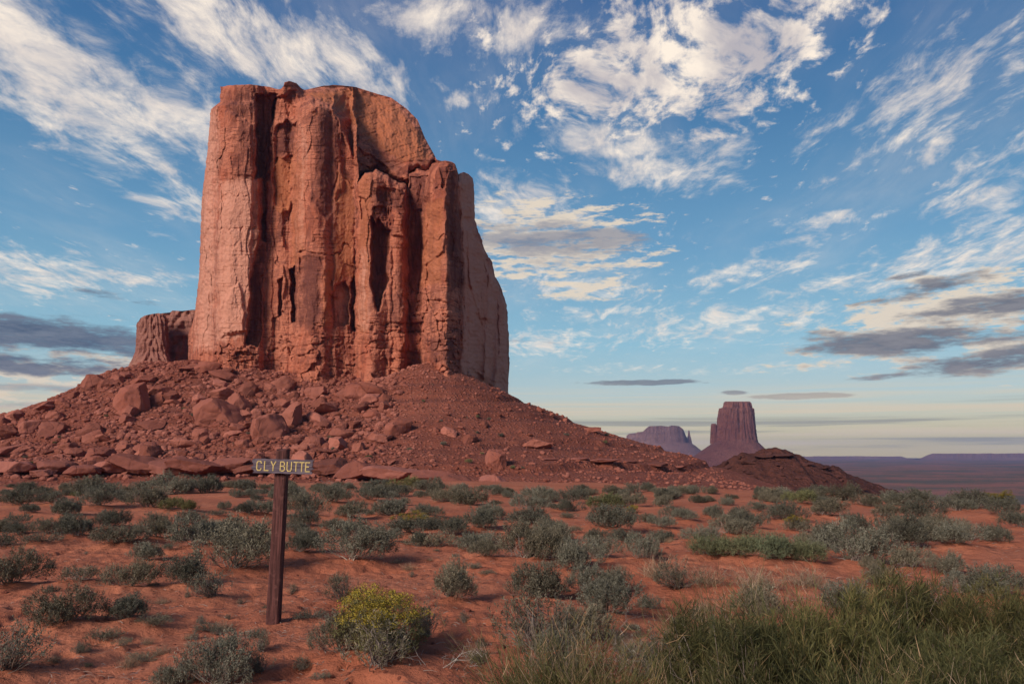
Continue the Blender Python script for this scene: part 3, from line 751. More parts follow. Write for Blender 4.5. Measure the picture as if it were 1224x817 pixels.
    for pts, a in (([(547, 206), (566, 210), (570, 280), (606, 365), (609, 478), (565, 465), (552, 440), (556, 340)], 1.0), ([(244, 130), (263, 130), (262, 240), (258, 420), (230, 420), (238, 240)], .75), ([(262, 215), (308, 212), (304, 300), (296, 380), (290, 405), (256, 410), (258, 300)], .85), ([(355, 150), (369, 150), (366, 300), (354, 300)], .6), ([(426, 300), (442, 290), (443, 395), (424, 398)], .6), ([(398, 345), (418, 340), (418, 390), (398, 392)], .7)):
        pink = np.maximum(pink, a * soft(pts, 4 if pts[0][0] == 547 else 13))
    def pad(a): return np.concatenate([np.concatenate([a, np.zeros((nr, nB))], 1).ravel(), [0]])
    f3 = np.concatenate([f])
    o = mesh_obj('sandstone_butte', verts, f3, M_cliff, attrs={'varnish_shade': pad(varn_shade), 'orange': pad(oran), 'pink': pad(pink)})
    # close the top
    import bmesh
    bm = bmesh.new(); bm.from_mesh(o.data); bm.verts.ensure_lookup_table()
    for a in range(nc):
        try: bm.faces.new((bm.verts[ci], bm.verts[(a + 1) % nc], bm.verts[a]))
        except ValueError: pass
    bmesh.ops.recalc_face_normals(bm, faces=bm.faces)
    for fc in bm.faces: fc.smooth = True
    bm.to_mesh(o.data); bm.free()
    tag(o, 'huge red sandstone butte with fluted cliffs and domed top above the rubble slope', 'butte')

# lofted far rock: outline rows of (py, left px, right px) at distance Y
def loft(name, rows, Y, mat, parent, thick=.5, seed=0, flute=.03, nU=160, nV=80, step=0.0, top=None, hf=.6, zf=60.0):
    rows = np.array(rows, float)
    pys = np.linspace(rows[0, 0], rows[-1, 0], nV)
    xl = np.interp(pys, rows[:, 0], rows[:, 1]); xr = np.interp(pys, rows[:, 0], rows[:, 2])
    a = np.linspace(0, 2 * np.pi, nU, endpoint=False)[None, :]
    cx = ((xl + xr) / 2)[:, None]; hw = ((xr - xl) / 2)[:, None]
    sq = (np.abs(np.cos(a)) ** 4 + np.abs(np.sin(a)) ** 4) ** -.25
    sq = 1 + (sq - 1) * .7; sq = sq / sq.max() * 1.12
    wmax = (xr - xl).max() / 2
    dr = flute * (vn2(np.cos(a) * 5 + 20 + 0 * cx, np.sin(a) * 5 + pys[:, None] / zf, seed) + hf * vn2(np.cos(a) * 14 + 0 * cx, np.sin(a) * 14 + pys[:, None] / 25, seed + 3) + .2 * vn2(pys[:, None] / 3 + 0 * a, np.cos(a) * 2, seed + 6))
    rad = np.minimum(sq, 1.0 / np.maximum(np.abs(np.cos(a)), .01)) + dr * wmax / np.maximum(hw, 1)
    px = cx + hw * np.cos(a) * rad
    pm = Y / F
    Yd = Y - hw * np.sin(a) * rad * pm * thick * 2
    pyv = pys[:, None] + 0 * a
    if top is not None: pyv = np.maximum(pyv, np.interp(px, *zip(*top)))
    X, Yd, Z = at(px, pyv, Yd)
    V = np.stack([X, Yd, Z], -1)
    cap = V[0].mean(0)
    f = [tuple(q) for q in grid_faces(nV, nU, True)]
    ci = nV * nU
    f += [(ci, (i + 1) % nU, i) for i in range(nU)]
    return mesh_obj(name, np.concatenate([V.reshape(-1, 3), cap[None]]), f, mat, parent)

def build_far():
    e = empty('sandstone_butte', at(880, 562, 2600))
    tag(e, 'dark purple flat-topped butte on a cone of scree, standing out on the horizon', 'butte')
    inv = Matrix.Translation(e.location).inverted()
    def fix(o): o.matrix_parent_inverse = inv; return o
    fix(loft('cliff', [(479.5, 868, 895), (481, 866.5, 897), (487, 865, 898.5), (488, 860.5, 900.5), (500, 858.5, 901.5), (515, 857, 903), (530, 855.5, 905.5), (536, 850, 908)], 2600, M_far, e, .5, 5, .075, 260, 120))
    fix(loft('rock_tower', [(506, 850.5, 855.5), (509, 849.5, 857), (530, 848.5, 858)], 2600, M_far, e, .5, 15, .03, 60, 40))
    fix(loft('scree_cone', [(526, 857, 904), (531, 849, 909), (539, 837, 918), (552, 820, 934), (566, 798, 957), (575, 780, 975)], 2600, M_far, e, .55, 25, .012, 200, 70))
    e = empty('mesa', at(794, 553, 5200))
    tag(e, 'hazy blue mesa with a thin spire at its right end, beyond the slope', 'mesa')
    inv = Matrix.Translation(e.location).inverted()
    fix(loft('cliff', [(507, 750, 820), (520, 749, 820.5), (534, 747, 823)], 5200, M_farmesa, e, .35, 35, .03, 260, 70,
             top=[(748, 521), (752, 518), (758, 519), (762, 516), (768, 516), (773, 511), (776, 509), (790, 508.5), (800, 509.5), (803, 508), (812, 509), (817, 513), (820, 521), (830, 530)]))
    fix(loft('spire', [(514, 822.8, 824), (519, 822.2, 824.8), (525, 821.2, 826.5), (540, 819, 829)], 5200, M_farmesa, e, .5, 45, .03, 40, 30))
    fix(loft('scree_cone', [(529, 751, 826), (533, 745, 832), (541, 733, 842), (556, 712, 862)], 5200, M_farmesa, e, .35, 55, .012, 160, 50))
    # long rim along the horizon, in two stretches
    for i, (x0, x1, Yr, ht, lab) in enumerate(((600, 1100, 8800, 545.2, 'long low purple mesa on the horizon right of the dark butte'), (1092, 1420, 7800, 541.6, 'low blue mesa with a straight rim at the far right of the horizon'))):
        n = 260
        px = np.linspace(x0, x1, n)
        topy = ht - .5 * vn2(px / 40, px * 0, 80 + i) - .8 * np.round(1.2 * vn2(px / 55, px * 0, 85 + i)) * .6
        topy = topy + 9 * sstep(25, 0, px - x0) + 9 * sstep(25, 0, x1 - px)
        rowsV = []
        for fr, dy in ((0, 900), (0, 60), (.30, 20), (.55, -30), (1.0, -160), (1.6, -420)):
            X, Yy, Z = at(px, topy, Yr + 35 * vn2(px / 6, px * 0, 88))
            zz = Z + (-72 - Z) * fr
            rowsV.append(np.stack([X * (Yy + dy) / Yy, Yy + dy + 0 * X, zz], -1))
        V = np.stack(rowsV); f = grid_faces(len(rowsV), n)[:, ::-1]
        tag(mesh_obj('mesa', V.reshape(-1, 3), f, M_farmesa, smooth=False), lab, 'mesa')

# small butte behind the left shoulder
def build_back_butte():
    e = empty('sandstone_butte', at(200, 445, 318))
    tag(e, 'smaller banded butte low behind the left foot of the huge butte', 'butte')
    inv = Matrix.Translation(e.location).inverted()
    for rows, Y, sd, top in (([(373, 168, 198), (380, 166, 199), (392, 165, 199), (405, 163.5, 200), (420, 162, 200), (434, 156, 205), (445, 148, 208)], 308, 105, [(160, 386), (165, 385), (168, 380), (173, 377), (182, 375), (190, 374), (195, 376), (200, 380)]),
                             ([(368, 186, 250), (378, 186, 250), (380, 184, 251), (396, 184, 251), (398, 182, 252), (412, 182, 252), (414, 180, 253), (430, 178, 254), (446, 174, 256)], 330, 125, [(184, 376), (195, 374), (203, 373.5), (206, 371), (218, 371.5), (230, 370), (255, 370)])):
        o = loft('cliff', rows, Y, M_rock_b, e, .5, sd, .10, 260, 140, top=top, hf=.22, zf=9.0)
        o.matrix_parent_inverse = inv
M_rock_b = rock_mat('banded_sandstone', (.31, .125, .095), (.15, .06, .048), (.38, .17, .125), scale=.8, bump=1.0, streak=False, sat_var=False)

# ------------------------------------------------------------------ rocks
def _ico(sub):
    import bmesh
    bm = bmesh.new(); bmesh.ops.create_icosphere(bm, subdivisions=sub, radius=1)
    v = np.array([q.co[:] for q in bm.verts]); f = np.array([[q.index for q in fc.verts] for fc in bm.faces]); bm.free()
    return v, f
ICO = {s: _ico(s) for s in (2, 4, 5)}
def rock_geo(seed, sub=4, dims=(1, 1, .75), boxy=.7, rough=.05):
    rg = np.random.default_rng(seed)
    v, f = ICO[sub]
    pl = []
    ax = [(1, 0, 0), (-1, 0, 0), (0, 1, 0), (0, -1, 0), (0, 0, 1), (0, 0, -1)]
    for a in ax:
        n = np.array(a, float) + rg.normal(0, .34, 3); pl.append((n / np.linalg.norm(n), rg.uniform(.76, 1.0)))
    for _ in range(rg.integers(12, 22)):
        n = rg.normal(0, 1, 3); pl.append((n / np.linalg.norm(n), rg.uniform(.74, .98)))
    r = np.full(len(v), 1.5)
    for n, d in pl:
        c = v @ n
        r = np.where(c > 1e-3, np.minimum(r, d / np.maximum(c, 1e-3)), r)
    p = v * r[:, None]
    p = p * np.array(dims)
    if rough:
        nrm = v
        q = p * 1.7 + seed * 3.1
        p = p + nrm * (rough * 1.6 * fbm3(q, 5, seed, .6) + rough * 1.2 * np.abs(vn3(q[:, 0] * 1.3, q[:, 1] * 1.3, q[:, 2] * 2.2, seed + 4)) - rough * .3)[:, None]
    return p, f
ROCKS = []
def rock_mesh(i, dims=(1, 1, .75), sub=4, rough=.06):
    p, f = rock_geo(100 + i, sub, dims, rough=rough)
    me = bpy.data.meshes.new('boulder')
    me.from_pydata(p.tolist(), [], f.tolist())
    me.polygons.foreach_set('use_smooth', np.ones(len(f), bool))
    me.materials.append(M_rock)
    # keep the facet edges crisp
    try: me.set_sharp_from_angle(angle=R(24))
    except Exception: pass
    return me

def build_rocks():
    meshes = [rock_mesh(i, ((1, .85, .8), (1, .8, .6), (1.1, .8, .5), (.9, .9, .95), (1, .7, .7), (1.1, .9, .42))[i % 6]) for i in range(18)]
    slabs = [rock_mesh(50 + i, (1.25, .9, .42), 5, .05) for i in range(6)]
    big = [rock_mesh(80 + i, ((1, .85, .8), (1, .9, .9), (1.1, .8, .55))[i % 3], 5, .055) for i in range(6)]
    def place(name, me, px, py, w, rot, label, cat='boulder', group=None, sink=.25, fn=talus_h, yr=(135, 300), sz=1.0, tilt=.25, mat=None):
        p = hit(px, py, fn, *yr)
        if p is None: return None
        k = w / F * p[1] * .5
        o = bpy.data.objects.new(name, me); C.objects.link(o)
        o.scale = (k, k, k * sz)
        hz = max(v.co.z for v in me.vertices) * k * sz
        o.location = (p[0], p[1], p[2] + hz * (1 - 2 * sink) * .5 + 0.0)
        o.rotation_euler = (rnd.uniform(-tilt, tilt), rnd.uniform(-tilt, tilt), rot)
        if mat is not None:
            o.material_slots[0].link = 'OBJECT'; o.material_slots[0].material = mat
        tag(o, label, cat, group)
        return o
    # the ones that can be told apart
    for a in ((258, 500, 60, 0, .9, 'biggest rounded red boulder high in the rubble below the left pillar', big),
              (157, 490, 44, 1, 1.35, 'tall tilted red block with a shadowed base high on the left slope', big),
              (66, 516, 40, 2, .9, 'wide low boulder at the foot of the slope near the left picture edge', big),
              (33, 516, 26, 3, 1.1, 'squat pointed boulder leftmost at the foot of the rubble', big),
              (112, 464, 34, 4, 1.1, 'sloping slab of rock standing on the left skyline', big),
              (192, 470, 28, 5, .9, 'rounded knob of rock under the smaller banded butte', big),
              (592, 556, 30, 1, 1.15, 'upright rounded boulder in the bare red slope behind the sagebrush', big),
              (637, 534, 32, 2, .75, 'flat-topped pale block alone on the bare red slope', big),
              (404, 536, 30, 3, 1.0, 'square-faced block above the ledge right of the sign', big),
              (376, 532, 28, 0, 1.0, 'dark angular block just left of the square-faced block', big),
              (322, 520, 52, 4, 1.05, 'tall cluster-topping block of the rubble above the sign', big),
              (120, 545, 38, 5, .7, 'broad flat boulder at the bottom of the left rubble', big),
              (180, 508, 44, 2, .45, 'long pale slab lying across the left rubble', big),
              (428, 538, 18, 1, 1, 'small rounded boulder beside the square-faced block', big),
              (392, 541, 30, 2, .4, 'thin pale slab lying in front of the square-faced block', big),
              (536, 518, 22, 5, .9, 'dark leaning boulder at the top of the string of rocks on the bare slope', big),
              (562, 526, 22, 0, .8, 'mid boulder in the string of rocks on the bare slope', big),
              (460, 488, 22, 3, .8, 'highest boulder of the rubble fan below the deep cliff slot', big),
              (490, 505, 14, 4, .6, 'lone small slab at the right edge of the rubble fan', big),
              (706, 514, 26, 5, .38, 'dark slab jutting from the right skyline of the slope', big)):
        px, py, w, m, sz, lab, src = a
        place('boulder', src[m], px, py, w, rnd.uniform(0, 6.3), lab, sz=sz, tilt=.2)
    # ledge along the foot of the slope
    led = [(70, 566, 40), (98, 568, 34), (132, 565, 44), (168, 566, 52), (206, 565, 48), (240, 567, 44), (272, 566, 46), (300, 567, 40), (352, 566, 44), (388, 566, 40), (432, 573, 52), (474, 576, 46), (512, 578, 40), (545, 580, 34), (20, 564, 40), (50, 570, 22), (590, 580, 30)]
    thin = [(655, 549, 18), (690, 549, 22), (724, 551, 26), (752, 552, 20), (786, 555, 24), (812, 558, 18)]
    for i, (px, py, w) in enumerate(led):
        place('rock_ledge', slabs[i % 6], px, py, w * 1.12, rnd.choice((0, math.pi)) + rnd.uniform(-.25, .25), 'red sandstone slab in the low broken ledge along the foot of the slope', 'rock ledge', 'slabs of the low ledge behind the sagebrush', sz=.9, tilt=.08, sink=-.22, mat=M_ledge)
    for px, py, w in thin:
        place('rock_ledge', slabs[rnd.randrange(6)], px, py, w, rnd.choice((0, math.pi)) + rnd.uniform(-.2, .2), 'thin dark slab edge breaking out of the bare slope below its right skyline', 'rock ledge', 'slab edges on the bare slope', sz=.42, tilt=.06, sink=.30, mat=M_ledge)
    # rubble blocks
    rg = random.Random(5)
    n = 0; spots = []
    zones = [([(0, 505), (90, 470), (165, 440), (235, 440), (300, 446), (420, 462), (470, 470), (480, 520), (500, 560), (0, 562)], 225, 'red block in the boulder field below the cliffs', 'blocks of the boulder field', (8, 34)),
             ([(500, 470), (600, 480), (700, 515), (820, 560), (700, 575), (520, 575)], 38, 'small rock scattered over the bare red slope right of the rubble', 'rocks on the bare slope', (4, 11))]
    for pts, cnt, lab, grp, (w0, w1) in zones:
        xs = [q[0] for q in pts]; ys = [q[1] for q in pts]; k = 0
        while k < cnt:
            px = rg.uniform(min(xs), max(xs)); py = rg.uniform(min(ys), max(ys))
            if poly_sd(np.array([px]), np.array([py]), pts)[0] < 0: continue
            w = w0 + (w1 - w0) * rg.random() ** 2.1
            k += 1
            place('boulder', meshes[rg.randrange(18)], px, py, w, rg.uniform(0, 6.3), lab, group=grp, sz=rg.uniform(.7, 1.15), tilt=.45, sink=.22)
    # skyline stones
    for px, py, w in ((22, 496, 22), (40, 490, 16), (58, 483, 20), (72, 478, 18), (88, 471, 18), (128, 458, 26), (140, 452, 20), (150, 446, 22), (645, 487, 10), (660, 492, 9), (676, 499, 8)):
        place('boulder', meshes[rg.randrange(18)], px, py + 4, w, rg.uniform(0, 6.3), 'red block standing along the skyline of the talus slope', group='blocks on the skyline of the slope', sz=rg.uniform(.7, 1.0), tilt=.4)
    # small rubble nobody could count
    vs, fs, off = [], [], 0
    v0, f0 = ICO[2]
    rgn = np.random.default_rng(8)
    geos = [rock_geo(300 + i, 2, (1, .85, .7), rough=0)[0] for i in range(10)]
    for _ in range(12000):
        if rgn.random() < .8:
            X = rgn.uniform(-172, -22); Y = rgn.uniform(160, 262)
        else:
            X = rgn.uniform(-60, 60); Y = rgn.uniform(155, 250)
        s = .25 + 1.0 * rgn.random() ** 3
        if X > -30: s *= .55
        a = rgn.uniform(0, 6.28); ca, sa = math.cos(a), math.sin(a)
        g = geos[rgn.integers(10)] * s
        g = np.stack([g[:, 0] * ca - g[:, 1] * sa, g[:, 0] * sa + g[:, 1] * ca, g[:, 2]], -1)
        vs.append((g, X, Y)); fs.append(f0 + off); off += len(g)
    XY = np.array([(q[1], q[2]) for q in vs]); H = talus_h(XY[:, 0], XY[:, 1])
    V = np.concatenate([g + np.array([x, y, h + .1]) for (g, x, y), h in zip(vs, H)])
    o = mesh_obj('rubble', V, np.concatenate(fs), M_rock, smooth=False)
    tag(o, 'loose small red rubble strewn over the whole talus slope', 'rubble', kind='stuff')
    # rim rocks on the dark hill
    for _ in range(34):
        px = rg.uniform(838, 1035); tp = float(np.interp(px, MOUND_OUT[:, 0], MOUND_OUT[:, 1])); py = tp + 3 + rg.random() * 30
        i = rg.randrange(18)
        o = place('boulder', meshes[i], px, py, rg.uniform(4, 12), rg.uniform(0, 6.3), 'dark stone strewn on the flanks of the dark hill', group='stones on the dark hill', fn=mound_h, yr=(215, 330), sz=rg.uniform(.4, .9), tilt=.3, mat=M_rock_dark)
    for px, py, w, sz, lab in ((915, 546, 20, .22, 'dark cap slab on top of the dark hill, left of two'), (936, 545, 22, .22, 'dark cap slab on top of the dark hill, right of two'), (985, 560, 12, .3, 'dark stone on the right shoulder of the dark hill'), (868, 580, 14, .3, 'dark slab low on the left flank of the dark hill'), (893, 553, 15, .3, 'dark stone just below the left end of the hill cap')):
        o = place('boulder', slabs[rg.randrange(6)], px, py, w, rg.uniform(-.3, .3), lab, fn=mound_h, yr=(215, 330), sz=sz * 2, tilt=.1)
        if o is not None:
            me = o.data.copy(); me.materials.clear(); me.materials.append(M_rock_dark); o.data = me

# ------------------------------------------------------------------ plants
def leaf_mat(name, stops, rough=.75, obj_var=.35):
    def b(t):
        v = t.attr('tone')
        col = t.ramp(v, stops)
        oi = t.new('ShaderNodeObjectInfo').outputs['Random']
        col = t.mix(t.m('MULTIPLY', t.ss(t.m('FRACT', t.m('MULTIPLY', oi, 7.31)), .3, .9), obj_var), col, t.mix(1.0, col, (1.25, .95, .72), 'MULTIPLY'))
        col = t.vm('SCALE', col); t.put(col.node.inputs[3], t.m('ADD', t.m('MULTIPLY', oi, .60), .66))
        return col, None
    return material(name, b, rough, .15)
M_sage = leaf_mat('sage_leaf', [(0, (.042, .038, .025)), (.5, (.130, .122, .088)), (.85, (.235, .216, .158)), (1, (.40, .36, .27))])
M_olive = leaf_mat('olive_leaf', [(0, (.052, .050, .020)), (.5, (.130, .128, .055)), (1, (.27, .26, .12))])
M_broom = leaf_mat('broom_stem', [(0, (.025, .024, .012)), (.40, (.056, .060, .022)), (.66, (.108, .100, .038)), (.86, (.18, .125, .062)), (1, (.36, .25, .16))], obj_var=.3)
M_green = leaf_mat('green_stem', [(0, (.055, .064, .034)), (.5, (.125, .142, .078)), (1, (.25, .265, .15))])
M_dry = leaf_mat('dry_stem', [(0, (.12, .075, .05)), (.5, (.27, .19, .125)), (1, (.44, .34, .24))])
M_flower = leaf_mat('yellow_flower', [(0, (.13, .09, .014)), (.5, (.245, .178, .024)), (1, (.42, .31, .045))], obj_var=.2)
M_wood = leaf_mat('grey_twig', [(0, (.12, .085, .07)), (.5, (.24, .19, .16)), (1, (.42, .36, .31))], obj_var=.2)

def leaves(pos, dirs, length, width, rg, tone):
    """diamond leaves: pos (n,3) base, dirs (n,3) unit"""
    n = len(pos)
    side = np.cross(dirs, rg.normal(0, 1, (n, 3))); side /= np.linalg.norm(side, axis=1)[:, None] + 1e-9
    L = np.asarray(length).reshape(-1, 1) * np.ones((n, 1)); Wd = np.asarray(width).reshape(-1, 1) * np.ones((n, 1))
    v = np.stack([pos, pos + dirs * L * .55 + side * Wd * .5, pos + dirs * L, pos + dirs * L * .55 - side * Wd * .5], 1)
    f = np.arange(n * 4).reshape(n, 4)
    return v.reshape(-1, 3), f, np.repeat(tone, 4)
def blades(p0, p1, p2, w0, rg, tone):
    """bent tapering stems, two quads and a near-pointed tip"""
    n = len(p0)
    side = np.cross(p2 - p0, rg.normal(0, 1, (n, 3))); side /= np.linalg.norm(side, axis=1)[:, None] + 1e-9
    w = np.asarray(w0).reshape(-1, 1) * np.ones((n, 1))
    v = np.stack([p0 - side * w * .5, p0 + side * w * .5, p1 + side * w * .42, p1 - side * w * .42, p2 + side * w * .15, p2 - side * w * .15], 1)
    i = np.arange(n)[:, None] * 6
    f = np.concatenate([i + np.array([[0, 1, 2, 3]]), i + np.array([[3, 2, 4, 5]])])
    return v.reshape(-1, 3), f, np.repeat(tone, 6)
def tubes(paths, radii, sides=5):
    """tapering tubes along polylines"""
    vs, fs, off = [], [], 0
    for P, rr in zip(paths, radii):
        P = np.asarray(P, float); n = len(P)
        for i in range(n):
            d = P[min(i + 1, n - 1)] - P[max(i - 1, 0)]; d = d / (np.linalg.norm(d) + 1e-9)
            a = np.cross(d, (0.3, .9, .2)); a /= np.linalg.norm(a) + 1e-9; b = np.cross(d, a)
            ang = np.linspace(0, 2 * np.pi, sides, endpoint=False)
            r = rr * (1 - .8 * i / (n - 1)) if np.isscalar(rr) else rr[i]
            vs.append(P[i] + r * (np.cos(ang)[:, None] * a + np.sin(ang)[:, None] * b))
        f = grid_faces(n, sides, True) + off; fs.append(f); off += n * sides
    return np.concatenate(vs), np.concatenate(fs)
def unit(v): return v / (np.linalg.norm(v, axis=-1, keepdims=True) + 1e-9)

def merge(lst):
    V, Fc, T, o = [], [], [], 0
    for v, f, t in lst:
        V.append(v); Fc.append(f + o); T.append(t); o += len(v)
    return np.concatenate(V), np.concatenate(Fc), np.concatenate(T)

def crooked(p0, p1, rg, n=5, j=.12):
    t = np.linspace(0, 1, n)[:, None]
    L = np.linalg.norm(np.asarray(p1) - np.asarray(p0))
    P = np.asarray(p0) * (1 - t) + np.asarray(p1) * t
    P[1:-1] += rg.normal(0, j * L / 2, (n - 2, 3))
    return P

def make_bush(name, seed, height=.6, tufts=330, per=15, leaf=(.05, .012), leafmat=None, spread=1.0, upright=.5, gaps=.35, flower=0, stems=16, density=1.0, tone_top=.25, sparse=False):
    """shrub about 1 m wide at the origin: foliage of leaf tufts on a lumpy dome, twigs below"""
    rg = np.random.default_rng(seed)
    root = empty(name, (0, -500, 0))
    # lobes make the outline uneven
    nl = rg.integers(5, 9)
    la = rg.uniform(0, 6.28, nl); lr = rg.uniform(.08, .30, nl); lw = rg.uniform(.17, .27, nl); lh = rg.uniform(.62, 1.05, nl) * height
    li = rg.integers(0, nl, tufts)
    d = unit(rg.normal(0, 1, (tufts, 3))); d[:, 2] = np.abs(d[:, 2]) * 1.0
    shell = rg.uniform(.45, 1.0, tufts) ** .6
    cx = lr[li] * np.cos(la[li]) * spread; cyy = lr[li] * np.sin(la[li]) * spread
    pos = np.stack([cx + d[:, 0] * lw[li] * shell, cyy + d[:, 1] * lw[li] * shell, lh[li] * (.22 + .78 * d[:, 2] * shell)], -1)
    pos[:, 2] = np.maximum(pos[:, 2], .03 + .05 * rg.random(tufts))
    out = unit(np.stack([pos[:, 0], pos[:, 1], pos[:, 2] * .8 + upright * .5], -1)) 
    tdir = unit(out + rg.normal(0, .28, (tufts, 3)) + np.array([0, 0, upright]))
    tl = rg.uniform(.09, .19, tufts)
    n = tufts * per
    ti = np.repeat(np.arange(tufts), per)
    s = rg.uniform(0, 1, n)
    p = pos[ti] + tdir[ti] * (tl[ti] * (s - .45))[:, None] + rg.normal(0, .008, (n, 3))
    ld = unit(tdir[ti] * .9 + rg.normal(0, .55, (n, 3)))
    ttone = rg.uniform(.15, .85, tufts)
    tone = np.clip(ttone[ti] * .6 + .38 * rg.random(n) - .10 + tone_top * s * .6, 0, 1)
    lv = leaves(p, ld, rg.uniform(.7, 1.3, n) * leaf[0], leaf[1], rg, tone)
    fo = mesh_obj('foliage', lv[0], lv[1], leafmat, root, False, {'tone': lv[2]})
    # twigs
    paths, rad = [], []
    for k in range(stems):
        e = pos[rg.integers(tufts)] * .92
        paths.append(crooked((rg.normal(0, .03), rg.normal(0, .03), -.04), e, rg, 5, .16)); rad.append(rg.uniform(.006, .012))
    for k in range(stems * 2):
        e = pos[rg.integers(tufts)]
        b = e * .45 + rg.normal(0, .03, 3); b[2] = abs(b[2]) * .7
        paths.append(crooked(b, e * 1.06, rg, 4, .14)); rad.append(rg.uniform(.003, .006))
    tv, tf = tubes(paths, rad, 4)
    mesh_obj('twigs', tv, tf, M_wood, root, True, {'tone': rg.random(len(tv)) * .4 + .2})
    if flower:
        sel = np.argsort(-(pos[:, 2] + .15 * rg.random(tufts)))[:int(tufts * flower)]
        m_ = 60; fi = np.repeat(sel, m_)
        fp = pos[fi] + tdir[fi] * tl[fi][:, None] * .62 + rg.normal(0, .020, (len(fi), 3))
        fd = unit(rg.normal(0, .6, (len(fi), 3)) + np.array([0, 0, 1]))
        fv = leaves(fp, fd, .014, .009, rg, np.clip(rg.random(len(fi)) * .7 + .3 * ttone[fi], 0, 1))
        mesh_obj('flowers', fv[0], fv[1], M_flower, root, False, {'tone': fv[2]})
    return root

def make_broom(name, seed, mat, height=.85, n=900, width=.006, lean=.45, tips=False):
    """clump of upright green branching stems, about 0.9 m wide"""
    rg = np.random.default_rng(seed)
    root = empty(name, (0, -500, 0))
    a = rg.uniform(0, 6.28, n); rr = np.sqrt(rg.random(n)) * .34
    rr = rr * (.75 + .35 * np.sin(a * 3 + seed)) ; clump = .72 + .3 * np.sin(a * 4 + seed * 2) * np.cos(rr * 14 + seed)
    p0 = np.stack([rr * np.cos(a), rr * np.sin(a), np.full(n, -.05)], -1)
    h = height * rg.uniform(.4, 1.1, n) * (1 - .3 * (rr / .34) ** 2) * (clump + .28)
    dv = np.stack([np.cos(a) * rr * 1.5, np.sin(a) * rr * 1.5, np.ones(n)], -1) + rg.normal(0, lean * .36, (n, 3)) * np.array([1, 1, .2])
    dv = unit(dv)
    p1 = p0 + dv * (h * .55)[:, None]
    bend = rg.normal(0, .13, (n, 3)); bend[:, 2] = np.abs(bend[:, 2]) * .4
    p2 = p1 + unit(dv + bend) * (h * .5)[:, None]
    tone = np.clip(rg.beta(2.2, 3.0, n) + (rg.random(n) < .06) * .5, 0, 1)
    parts = [blades(p0, p1, p2, rg.uniform(.7, 1.3, n) * width, rg, tone * .8)]
    # side sprays
    m_ = n * 6; bi = rg.integers(0, n, m_); s = rg.uniform(.25, .95, m_)[:, None]
    q0 = np.where(s < .5, p0[bi] + (p1[bi] - p0[bi]) * s * 2, p1[bi] + (p2[bi] - p1[bi]) * (s * 2 - 1))
    qd = unit(dv[bi] * 1.1 + rg.normal(0, .58, (m_, 3)) * np.array([1, 1, .6]))
    ql = rg.uniform(.08, .26, m_)[:, None] * height
    q1 = q0 + qd * ql * .5; q2 = q1 + unit(qd + np.array([0, 0, .35]) + rg.normal(0, .12, (m_, 3))) * ql * .5
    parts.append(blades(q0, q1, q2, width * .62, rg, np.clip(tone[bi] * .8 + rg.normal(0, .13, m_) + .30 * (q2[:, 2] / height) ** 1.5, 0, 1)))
    V, Fc, T = merge(parts)
    mesh_obj('stems', V, Fc, mat, root, False, {'tone': T})
    # dry grey stalks among the green
    k = int(26 * (1.6 if tips else 1))
    paths, rad = [], []
    for i in range(k):
        a0 = rg.uniform(0, 6.28); r0 = rg.uniform(0, .3)
        b = np.array([r0 * math.cos(a0), r0 * math.sin(a0), 0.0])
        e = b + np.array([rg.normal(0, .2), rg.normal(0, .2), height * rg.uniform(.5, 1.0)])
        paths.append(crooked(b, e, rg, 5, .10)); rad.append(rg.uniform(.002, .0042))
    tv, tf = tubes(paths, rad, 3)
    mesh_obj('dry_stalks', tv, tf, M_dry, root, True, {'tone': rg.random(len(tv)) * .5 + .4})
    return root

def make_dead(seed, n=16, size=.5, flat=.6):
    rg = np.random.default_rng(seed)
    paths, rad = [], []
    def grow(b, d, L, r, dep):
        e = b + d * L
        P = crooked(b, e, rg, 6, .22); paths.append(P); rad.append(r)
        if dep == 0: return
        for _ in range(rg.integers(2, 4)):
            i = rg.integers(2, 6)
            nd = unit(d + rg.normal(0, .6, 3)); nd[2] = abs(nd[2]) * .8 + .05
            grow(P[i], unit(nd), L * rg.uniform(.4, .7), r * .55, dep - 1)
    for k in range(max(3, n // 4)):
        a = rg.uniform(0, 6.28)
        grow(np.array([0, 0, -.02]), unit(np.array([math.cos(a), math.sin(a), rg.uniform(.15, 1.0) * flat * 1.5])), size * rg.uniform(.6, 1.0), size * .014, 2)
    v, f = tubes(paths, rad, 5)
    o = mesh_obj('dead_branches', v, f, M_wood, None, True, {'tone': np.clip(rg.random(len(v)) * .4 + .55, 0, 1)})
    o.location = (0, -500, 0)
    return o

